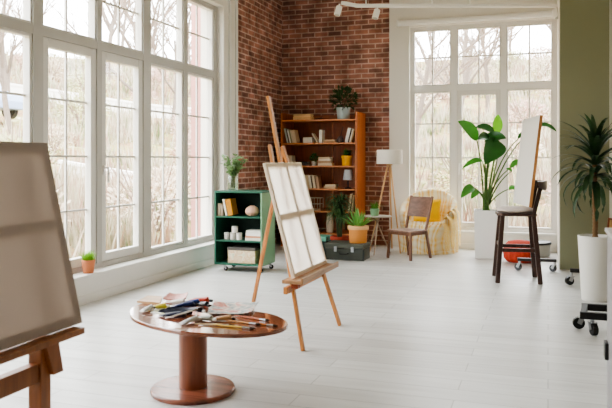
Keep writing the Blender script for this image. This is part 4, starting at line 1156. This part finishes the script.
# ------------------------------------------------------------------ pouf, drum, rolling bases
c = LD((520 - 306) / F * 9.25, 9.25)
n = 96
vs = []; fs = []; prof = [(.08, .001), (.165, .01), (.208, .06), (.218, .14), (.205, .22), (.15, .275), (.06, .292), (.0, .294)]
for k in range(n):
    a = 2 * PI * k / n; rib = 1 + .04 * abs(math.sin(k * PI / 6)) - .03
    for i, (r, z) in enumerate(prof): vs.append((c.x + r * rib * math.cos(a), c.y + r * rib * math.sin(a), z))
for k in range(n):
    for i in range(len(prof) - 1): a0 = k * len(prof) + i; b0 = ((k + 1) % n) * len(prof) + i; fs.append((a0, b0, b0 + 1, a0 + 1))
m = MB(); m.add(vs, fs); o = m.build('knitted_pouf', plain(182, 64, 44, rough=.9, var=.25, scale=60), None, smooth=True, base=c)
tag(o, 'orange red ribbed knitted pouf on the floor beneath the high stool', 'pouf')
c = LD((535 - 306) / F * 9.85, 9.85)
t = thing('round_tub', 'low round grey tub with black rim by the back window', 'tub', c)
m = MB(); m.lathe([(.18, .001), (.195, .01), (.205, .17), (.0005, .17)], c, 36); m.build('tub', plain(150, 154, 146, rough=.6), t, **SM)
m = MB(); m.lathe([(.205, .171), (.222, .176), (.222, .20), (.205, .205), (.19, .195), (.0005, .19)], c, 36); m.build('rim', M_BLACK, t, **SM)
# T-shaped rolling foot behind the stool
q0, q1 = LD((517.4 - 306) / F * 8.57, 8.57), LD((556.5 - 306) / F * 8.45, 8.45)
t = thing('caster_dolly', 'flat dark metal foot bar on casters behind the high stool', 'dolly', (q0 + q1) / 2)
m = MB(); a, b = q0.copy(), q1.copy(); a.z = b.z = .135; m.bar(a, b, .045, .035); 
mid = (a + b) / 2 + Vector((.02, 0, 0)); m.bar(mid + Vector((0, .02, 0)), mid + Vector((-.03, .55, 0)), .045, .035); m.build('foot_bar', plain(56, 54, 54, rough=.4), t, bevel=.004)
for p_ in (a.lerp(b, .06), a.lerp(b, .95), mid + Vector((-.028, .52, 0))): caster(t, p_.x, p_.y, .042, .12, ang=2.6, wm=plain(70, 72, 76, rough=.4))
# big wheeled frame beside the white pot
t = thing('equipment_trolley', 'black steel rolling frame with casters around the white pot', 'trolley', (.5, 7.0, 0))
M_BLK2 = plain(22, 20, 20, rough=.5)
m = MB(); m.box((.235, 5.82, .118), (.78, 5.865, .172)); m.box((.26, 6.16, .118), (.78, 6.205, .172)); m.bar((.262, 5.86, .145), (.285, 6.17, .145), .045, .054); m.build('foot_frame', M_BLK2, t, bevel=.003)
m = MB(); m.box((.225, 8.08, .135), (.78, 8.125, .175)); m.build('foot_bar', M_BLK2, t, bevel=.003)
m = MB(); m.box((.74, 5.865, .12), (.78, 8.08, .17)); m.build('side_rail', M_BLK2, t, bevel=.003)
for (x, y, an) in ((.255, 6.02, 3.3), (.325, 5.845, -1.2), (.24, 8.10, 3.6), (.70, 8.10, 1), (.70, 5.845, .5)): caster(t, x, y, .046, .13, ang=an)
# white pot with dracaena
c = LD((595.0 - 306) / F * 6.75, 6.75)
t = thing('dracaena', 'tall bare-stemmed plant with sword leaves in a tapered white pot', 'potted plant', c)
m = MB(); pot_mesh(m, c + Vector((0, 0, .0008)), .158, .122, .62, th=.014); m.build('pot', plain(228, 226, 220, rough=.4, var=.02), t, **SM)
soil(t, c, .142, .535)
m = MB(); pts = [c + Vector((0, 0, .53)), c + Vector((.004, 0, .75)), c + Vector((-.006, 0, 1.0)), c + Vector((.0, 0, 1.32))]
rr = []; pp = []
for i in range(41):
    f = i / 40 * 3; k = min(2, int(f)); pp.append(pts[k].lerp(pts[k + 1], f - k)); rr.append(.026 - .006 * i / 40 + (.0025 if i % 2 else -.0015))
m.tube(pp, rr, 12); m.build('trunk', plain(116, 88, 60, rough=.8, var=.4, scale=30), t, **SM)
rn = random.Random(51)
m = MB()
for k in range(70):
    f = k / 70.0
    bz = 1.13 + .33 * f + rn.uniform(-.02, .02)
    el = -.3 + 1.75 * f + rn.uniform(-.25, .25)
    el = min(el, 1.5)
    dr = rn.uniform(1.7, 3.0) * (1 - .5 * f)
    strap(m, (c.x, c.y, bz), k * 2.399 + rn.uniform(-.3, .3), el, rn.uniform(.38, .54), rn.uniform(.034, .042), dr, n=8, prof=lambda x: (1 - x) ** .55 * min(1, .5 + 2.5 * x), fold=.2)
m.build('leaves', leafmat(46, 70, 40, .2, rough=.35, var=.4), t)
# board leaning on the green pier behind the pot
t = thing('wooden_board', 'tan wooden panel with reddish edge leaning behind the white pot', 'panel', (.8, 8.95, 0))
T = Tm((.60, 8.86, .004), 0, rad(7), rad(-20))
m = MB(T); m.box((.02, 0, .02), (.34, .018, .68)); m.build('board', wood(196, 158, 106, axis=2), t)
m = MB(T); m.box((0, -.006, 0), (.02, .024, .70)); m.box((.34, -.006, 0), (.36, .024, .70)); m.box((.02, -.006, .68), (.34, .024, .70)); m.box((.02, -.006, 0), (.34, .024, .02)); m.build('edge_frame', wood(128, 66, 42, axis=2), t)
# grey upright unit at the picture edge
t = thing('grey_cabinet', 'grey upright unit at the edge of the view before the white pot', 'cabinet', (.6, 3.47, 0))
m = MB(); m.box((.272, 3.25, .06), (.9, 3.70, 1.0)); m.build('carcass', plain(150, 148, 150, rough=.5), t, bevel=.004)
m = MB(); m.box((.262, 3.24, 1.0), (.91, 3.71, 1.02)); m.build('top', plain(186, 184, 182, rough=.5), t, bevel=.004)
m = MB(); m.box((.29, 3.27, 0), (.88, 3.68, .06)); m.build('plinth', M_DARK, t)
m = MB(); m.box((.255, 3.60, .40), (.272, 3.68, .48)); m.build('handle', M_BLACK, t, bevel=.004)

# pot of grass on the sill
c = G(91.0, 273.0, ZS + .0008); c.z = ZS; c.x = -4.155
t = thing('potted_grass', 'small clay pot of bright grass on the window sill', 'potted plant', c)
m = MB(); pot_mesh(m, c + Vector((0, 0, .0008)), .066, .048, .125, rim=.0); m.build('pot', plain(206, 130, 92, rough=.8), t, **SM)
soil(t, c, .053, c.z + .106)
rn = random.Random(61)
m = MB()
for k in range(150): strap(m, c + Vector((rn.uniform(-.045, .045), rn.uniform(-.045, .045), .105)), rn.uniform(0, 2 * PI), rn.uniform(.9, 1.55), rn.uniform(.07, .125), .004, rn.uniform(.0, .7), n=4)
m.build('grass_blades', leafmat(126, 176, 52, .4), t)

# ------------------------------------------------------------------ outdoors
def hill_z(x, y):
    dl = max(0.0, -x - 7.0); db = max(0.0, y - 14.0)
    d = math.hypot(dl, db) if (dl > 0 and db > 0) else max(dl, db)
    r = max(0.0, min(1.0, d / 42.0)); s = r * r * (3 - 2 * r)
    return -.45 + 9.5 * (.55 * r + .45 * s) + .25 * math.sin(x * .35 + 1) * math.cos(y * .3) * min(1, d / 6)
m, nt, bs = newmat('dry_hillside')
tc = nt.nodes.new('ShaderNodeTexCoord'); n1 = nt.nodes.new('ShaderNodeTexNoise'); n1.inputs['Scale'].default_value = 1.3; n1.inputs['Detail'].default_value = 9; n1.inputs['Roughness'].default_value = .7
nt.links.new(tc.outputs['Object'], n1.inputs['Vector'])
rp = nt.nodes.new('ShaderNodeValToRGB'); els = rp.color_ramp.elements
els[0].position = .34; els[0].color = rgb(92, 88, 62); els[1].position = .68; els[1].color = rgb(206, 192, 174)
e_ = els.new(.45); e_.color = rgb(150, 122, 98); e_ = els.new(.56); e_.color = rgb(140, 138, 92)
nt.links.new(n1.outputs['Fac'], rp.inputs[0]); nt.links.new(rp.outputs[0], bs.inputs['Base Color']); bs.inputs['Roughness'].default_value = 1.0; bs.inputs['Specular IOR Level'].default_value = 0
M_HILL = m
gx, gy = 70, 70
vs = []; fs = []
x_a, x_b, y_a, y_b = -75.0, 40.0, -30.0, 80.0
for i in range(gx + 1):
    for j in range(gy + 1):
        x = x_a + (x_b - x_a) * i / gx; y = y_a + (y_b - y_a) * j / gy
        vs.append((x, y, hill_z(x, y)))
for i in range(gx):
    for j in range(gy):
        k = i * (gy + 1) + j; fs.append((k, k + gy + 1, k + gy + 2, k + 1))
m = MB(); m.add(vs, fs); o = m.build('hillside_ground', M_HILL, None, smooth=True); struct(o)
# exterior brick wing seen through the last panes
m = MB(); m.box((-6.0, 11.1, -.5), (-4.52, 14.5, 9)); o = m.build('exterior_wall', plain(176, 130, 122, rough=.9, var=.08), None); struct(o)
M_BARK = plain(122, 110, 100, rough=1, var=.2)
M_TWIG = plain(140, 124, 112, rough=1, var=.2)
def bare_tree(seed, hgt):
    rn = random.Random(seed); tr = MB(); tw = MB()
    def grow(p, d, L, r, lvl):
        n = 3; pts = [p]; q = p.copy(); dd = d.copy()
        for i in range(n):
            dd = (dd + Vector((rn.uniform(-.18, .18), rn.uniform(-.18, .18), rn.uniform(-.03, .12)))).normalized(); q = q + dd * (L / n); pts.append(q.copy())
        (tr if lvl < 2 else tw).tube(pts, [r, r * .85, r * .7, r * .5], 6 if lvl < 2 else 4, cap=False)
        if lvl >= 4: return
        nb = (7, 4, 4, 3)[lvl]
        for b in range(nb):
            f = rn.uniform(.35, 1.0) if lvl else rn.uniform(.3, 1.0)
            k = min(n - 1, int(f * n)); pp = pts[k].lerp(pts[k + 1], f * n - k)
            az = rn.uniform(0, 2 * PI); sp = rn.uniform(.5, 1.0)
            nd = (dd + Vector((math.cos(az) * sp, math.sin(az) * sp, rn.uniform(-.1, .35)))).normalized()
            grow(pp, nd, L * rn.uniform(.42, .62), r * .5, lvl + 1)
    grow(Vector((0, 0, -.3)), Vector((0, 0, 1)), hgt * .62, hgt * .016, 0)
    return tr, tw
def place_copy(src_objs, label, cat, name, group, loc, rz, s):
    r = bpy.data.objects.new(name, None); C.objects.link(r); r.location = loc; r.rotation_euler = (0, 0, rz); r.scale = (s, s, s)
    r['label'] = label; r['category'] = cat; r['group'] = group
    for o in src_objs:
        c_ = o.copy(); C.objects.link(c_); c_.parent = r
    return r
def first(parts, label, cat, name, group, loc, rz, s):
    r = bpy.data.objects.new(name, None); C.objects.link(r)
    r['label'] = label; r['category'] = cat; r['group'] = group
    objs = [mb.build(nm, mt, r) for nm, mb, mt in parts]
    r.location = loc; r.rotation_euler = (0, 0, rz); r.scale = (s, s, s)
    return objs
protos = []
spots = []
rn = random.Random(77)
def scatter(n, u0, u1, d0, d1, gap, pts, ok):
    k = 0
    while n and k < 4000:
        k += 1
        u = rn.uniform(u0, u1); d = rn.uniform(d0, d1); p = LD((u - 306) / F * d, d)
        if ok(p) and all((p.x - q[0]) ** 2 + (p.y - q[1]) ** 2 > gap * gap for q in pts):
            pts.append((p.x, p.y)); n -= 1
scatter(18, -40, 225, 23, 50, 4.8, spots, lambda p: p.x < -13 and abs(-SN * p.x + CS * p.y - 33) > 1.2)
scatter(14, 395, 640, 21, 52, 5.2, spots, lambda p: p.y > 21)
protos = [None] * 4
for i, (x, y) in enumerate(spots):
    k = i % 4; loc = Vector((x, y, hill_z(x, y))); s = rn.uniform(.75, 1.15); rz = rn.uniform(0, 6.28)
    lb = 'bare leafless tree on the pale winter hillside outside the windows'
    if protos[k] is None:
        a, b = bare_tree(100 + k, 8.5)
        protos[k] = first([('trunk', a, M_BARK), ('branches', b, M_TWIG)], lb, 'tree', 'bare_tree', 'bare trees on the hillside', loc, rz, s)
    else:
        place_copy(protos[k], lb, 'tree', 'bare_tree', 'bare trees on the hillside', loc, rz, s)
# shrubs
def shrub(seed, ):
    rn = random.Random(seed); mb = MB(); st_ = MB()
    blob_leaves(mb, (0, 0, .6), .95, .95, .62, 900, .12, .03, rn, shell=.1)
    for k in range(14):
        a = rn.uniform(0, 6.28); st_.tube([(0, 0, -.2), (math.cos(a) * .4, math.sin(a) * .4, .6), (math.cos(a) * .9, math.sin(a) * .9, rn.uniform(1, 1.7))], [.03, .02, .008], 5, cap=False)
    return mb, st_
scol = [plain(196, 168, 156, rough=1, var=.2), plain(178, 178, 140, rough=1, var=.2), plain(206, 192, 172, rough=1, var=.2)]
slab = ['reddish winter shrub growing on the hillside outside', 'yellow green shrub growing on the hillside outside', 'pale straw shrub growing on the hillside outside']
sp_ = [None] * 3
pts_ = []
taken = list(spots)
n0 = len(taken)
cp0 = LD((-32 - 306) / F * 27, 27)
DEP = lambda p: -SN * p.x + CS * p.y
scatter(34, -30, 225, 11.5, 44, 2.7, taken, lambda p: p.x < -8 and (p - cp0).length > 4 and abs(DEP(p) - 33) > 1.7 and abs(DEP(p) - 21) > 1.7)
scatter(26, 395, 640, 15.5, 46, 2.9, taken, lambda p: p.y > 15)
pts_ = [Vector((x, y, 0)) for x, y in taken[n0:]]
for i, p in enumerate(pts_):
    k = i % 3; loc = Vector((p.x, p.y, hill_z(p.x, p.y))); s = rn.uniform(.7, 1.2); rz = rn.uniform(0, 6.28)
    if sp_[k] is None:
        a, b = shrub(200 + k); sp_[k] = first([('foliage', a, scol[k]), ('stems', b, M_TWIG)], slab[k], 'shrub', 'winter_shrub', 'shrubs of kind %s' % slab[k].split()[0], loc, rz, s)
    else:
        place_copy(sp_[k], slab[k], 'shrub', 'winter_shrub', 'shrubs of kind %s' % slab[k].split()[0], loc, rz, s)
# dry grass on the slopes: too many blades to count
rn = random.Random(88)
mb = MB(); cnt = 0
V_l = []; F_l = []
while cnt < 15000:
    if rn.random() < .5: u = rn.uniform(-40, 240)
    else: u = rn.uniform(390, 640)
    d = 11 + 36 * rn.random() ** 1.4; p = LD((u - 306) / F * d, d)
    if not (p.x < -7.2 or p.y > 13.5): continue
    if any((p.x - q[0]) ** 2 + (p.y - q[1]) ** 2 < 1.7 for q in taken) or (p - cp0).length < 3.4: continue
    if abs(DEP(p) - 33) < .8 or abs(DEP(p) - 21) < .8: continue
    z = hill_z(p.x, p.y) - .05; hg = rn.uniform(.35, 1.0); wd = rn.uniform(.02, .045) * (.6 + d / 30); an = rn.uniform(0, PI)
    dx, dy = math.cos(an) * wd, math.sin(an) * wd; k = len(V_l)
    V_l += [(p.x - dx, p.y - dy, z), (p.x + dx, p.y + dy, z), (p.x + rn.uniform(-.3, .3) * hg, p.y + rn.uniform(-.3, .3) * hg, z + hg)]; F_l.append((k, k + 1, k + 2)); cnt += 1
mb.add(V_l, F_l)
gm, nt, bs = newmat('dry_grass')
tc = nt.nodes.new('ShaderNodeTexCoord'); n1 = nt.nodes.new('ShaderNodeTexNoise'); n1.inputs['Scale'].default_value = .9; n1.inputs['Detail'].default_value = 6
nt.links.new(tc.outputs['Object'], n1.inputs['Vector']); rp = nt.nodes.new('ShaderNodeValToRGB'); els = rp.color_ramp.elements
els[0].position = .35; els[0].color = rgb(112, 122, 84); els[1].position = .65; els[1].color = rgb(150, 124, 108)
e_ = els.new(.5); e_.color = rgb(188, 178, 158)
nt.links.new(n1.outputs['Fac'], rp.inputs[0]); nt.links.new(rp.outputs[0], bs.inputs['Base Color']); bs.inputs['Roughness'].default_value = 1; bs.inputs['Specular IOR Level'].default_value = 0
o = mb.build('dry_grass', gm, None); tag(o, 'dry straw and green grass covering the slope outside the windows', 'grass'); o['kind'] = 'stuff'
# long white walls stepping up the slope
def slope_wall(u0, u1, d, hgt, label):
    a, b = LD((u0 - 306) / F * d, d), LD((u1 - 306) / F * d, d)
    n = 10; t = thing('retaining_wall', label, 'wall', ((a.x + b.x) / 2, (a.y + b.y) / 2, hill_z((a.x + b.x) / 2, (a.y + b.y) / 2)))
    m1 = MB(); m2 = MB()
    for i in range(n):
        p, q = a.lerp(b, i / n), a.lerp(b, (i + 1) / n)
        p.z = hill_z(p.x, p.y); q.z = hill_z(q.x, q.y)
        up = Vector((0, 0, 1))
        m1.bar(p + up * (hgt / 2 - .2), q + up * (hgt / 2 - .2), .3, hgt + .4); m2.bar(p + up * (hgt + .05), q + up * (hgt + .05), .4, .1)
    m1.build('wall', plain(232, 230, 228, rough=.9), t); m2.build('coping', plain(240, 238, 236, rough=.9), t)
slope_wall(-60, 245, 33, .5, 'long white wall running across the hillside beyond the tall windows')
slope_wall(60, 150, 21, .3, 'low white wall near the foot of the hillside beyond the tall windows')
# parked car
cp = LD((-32 - 306) / F * 27, 27); cz = hill_z(cp.x, cp.y)
t = thing('parked_car', 'pale blue car parked on the slope outside the first window', 'car', (cp.x, cp.y, cz))
T = Tm((cp.x, cp.y, cz + .1), TH + 1.2 - PI / 2)
m = MB(T)
prof = [(-2.0, .3), (-2.0, .75), (-1.75, .85), (-1.1, .92), (-.55, 1.40), (.75, 1.42), (1.35, .95), (1.95, .85), (2.05, .6), (2.05, .3)]
N_ = len(prof); m.add([(x, -.82, z) for x, z in prof] + [(x, .82, z) for x, z in prof], [tuple(range(N_)), tuple(range(2 * N_ - 1, N_ - 1, -1))] + [(i, (i + 1) % N_, N_ + (i + 1) % N_, N_ + i) for i in range(N_)])
m.build('body', plain(150, 166, 196, rough=.3), t, bevel=.06)
for sx in (-1.25, 1.3):
    for sy in (-.8, .8):
        m = MB(T); m.tube([(sx, sy - .1, .3), (sx, sy + .1, .3)], .33, 16); m.build('wheel', M_BLACK, t)
m = MB(T)
for sy in (-.835, .835): m.add([(-.95, sy, .95), (-.45, sy, 1.34), (.68, sy, 1.36), (1.15, sy, .95)], [(0, 1, 2, 3)])
m.build('side_windows', plain(50, 58, 66, rough=.1), t)

# ------------------------------------------------------------------ light
w = bpy.data.worlds.new('overcast_sky'); sc.world = w; w.use_nodes = True
bg = w.node_tree.nodes['Background']; bg.inputs[0].default_value = (0.95, 0.975, 1.0, 1); bg.inputs[1].default_value = 4.2
def portal(nm, loc, rot, sx, sy):
    l = bpy.data.lights.new(nm, 'AREA'); l.shape = 'RECTANGLE'; l.size = sx; l.size_y = sy; l.cycles.is_portal = True
    o = bpy.data.objects.new(nm, l); C.objects.link(o); o.location = loc; o.rotation_euler = rot
portal('window_portal', (WX - .25, (WY0 + WYE) / 2, (ZS + ZT) / 2), (PI / 2, 0, -PI / 2), WYE - WY0, ZT - ZS)
portal('window_portal', ((BX0 + BX1) / 2, YB + .3, (ZS + ZT) / 2), (-PI / 2, 0, 0), BX1 - BX0, ZT - ZS)
portal('window_portal', ((CX0 + CX1) / 2, YB + .3, (ZS + ZT) / 2), (-PI / 2, 0, 0), CX1 - CX0, ZT - ZS)

sc.view_settings.view_transform = 'AgX'
sc.view_settings.look = 'AgX - Medium High Contrast'
sc.view_settings.exposure = 1.75
sc.cycles.use_denoising = True
sc.cycles.max_bounces = 10
sc.cycles.diffuse_bounces = 6
sc.cycles.transparent_max_bounces = 16
sc.cycles.sample_clamp_indirect = 6
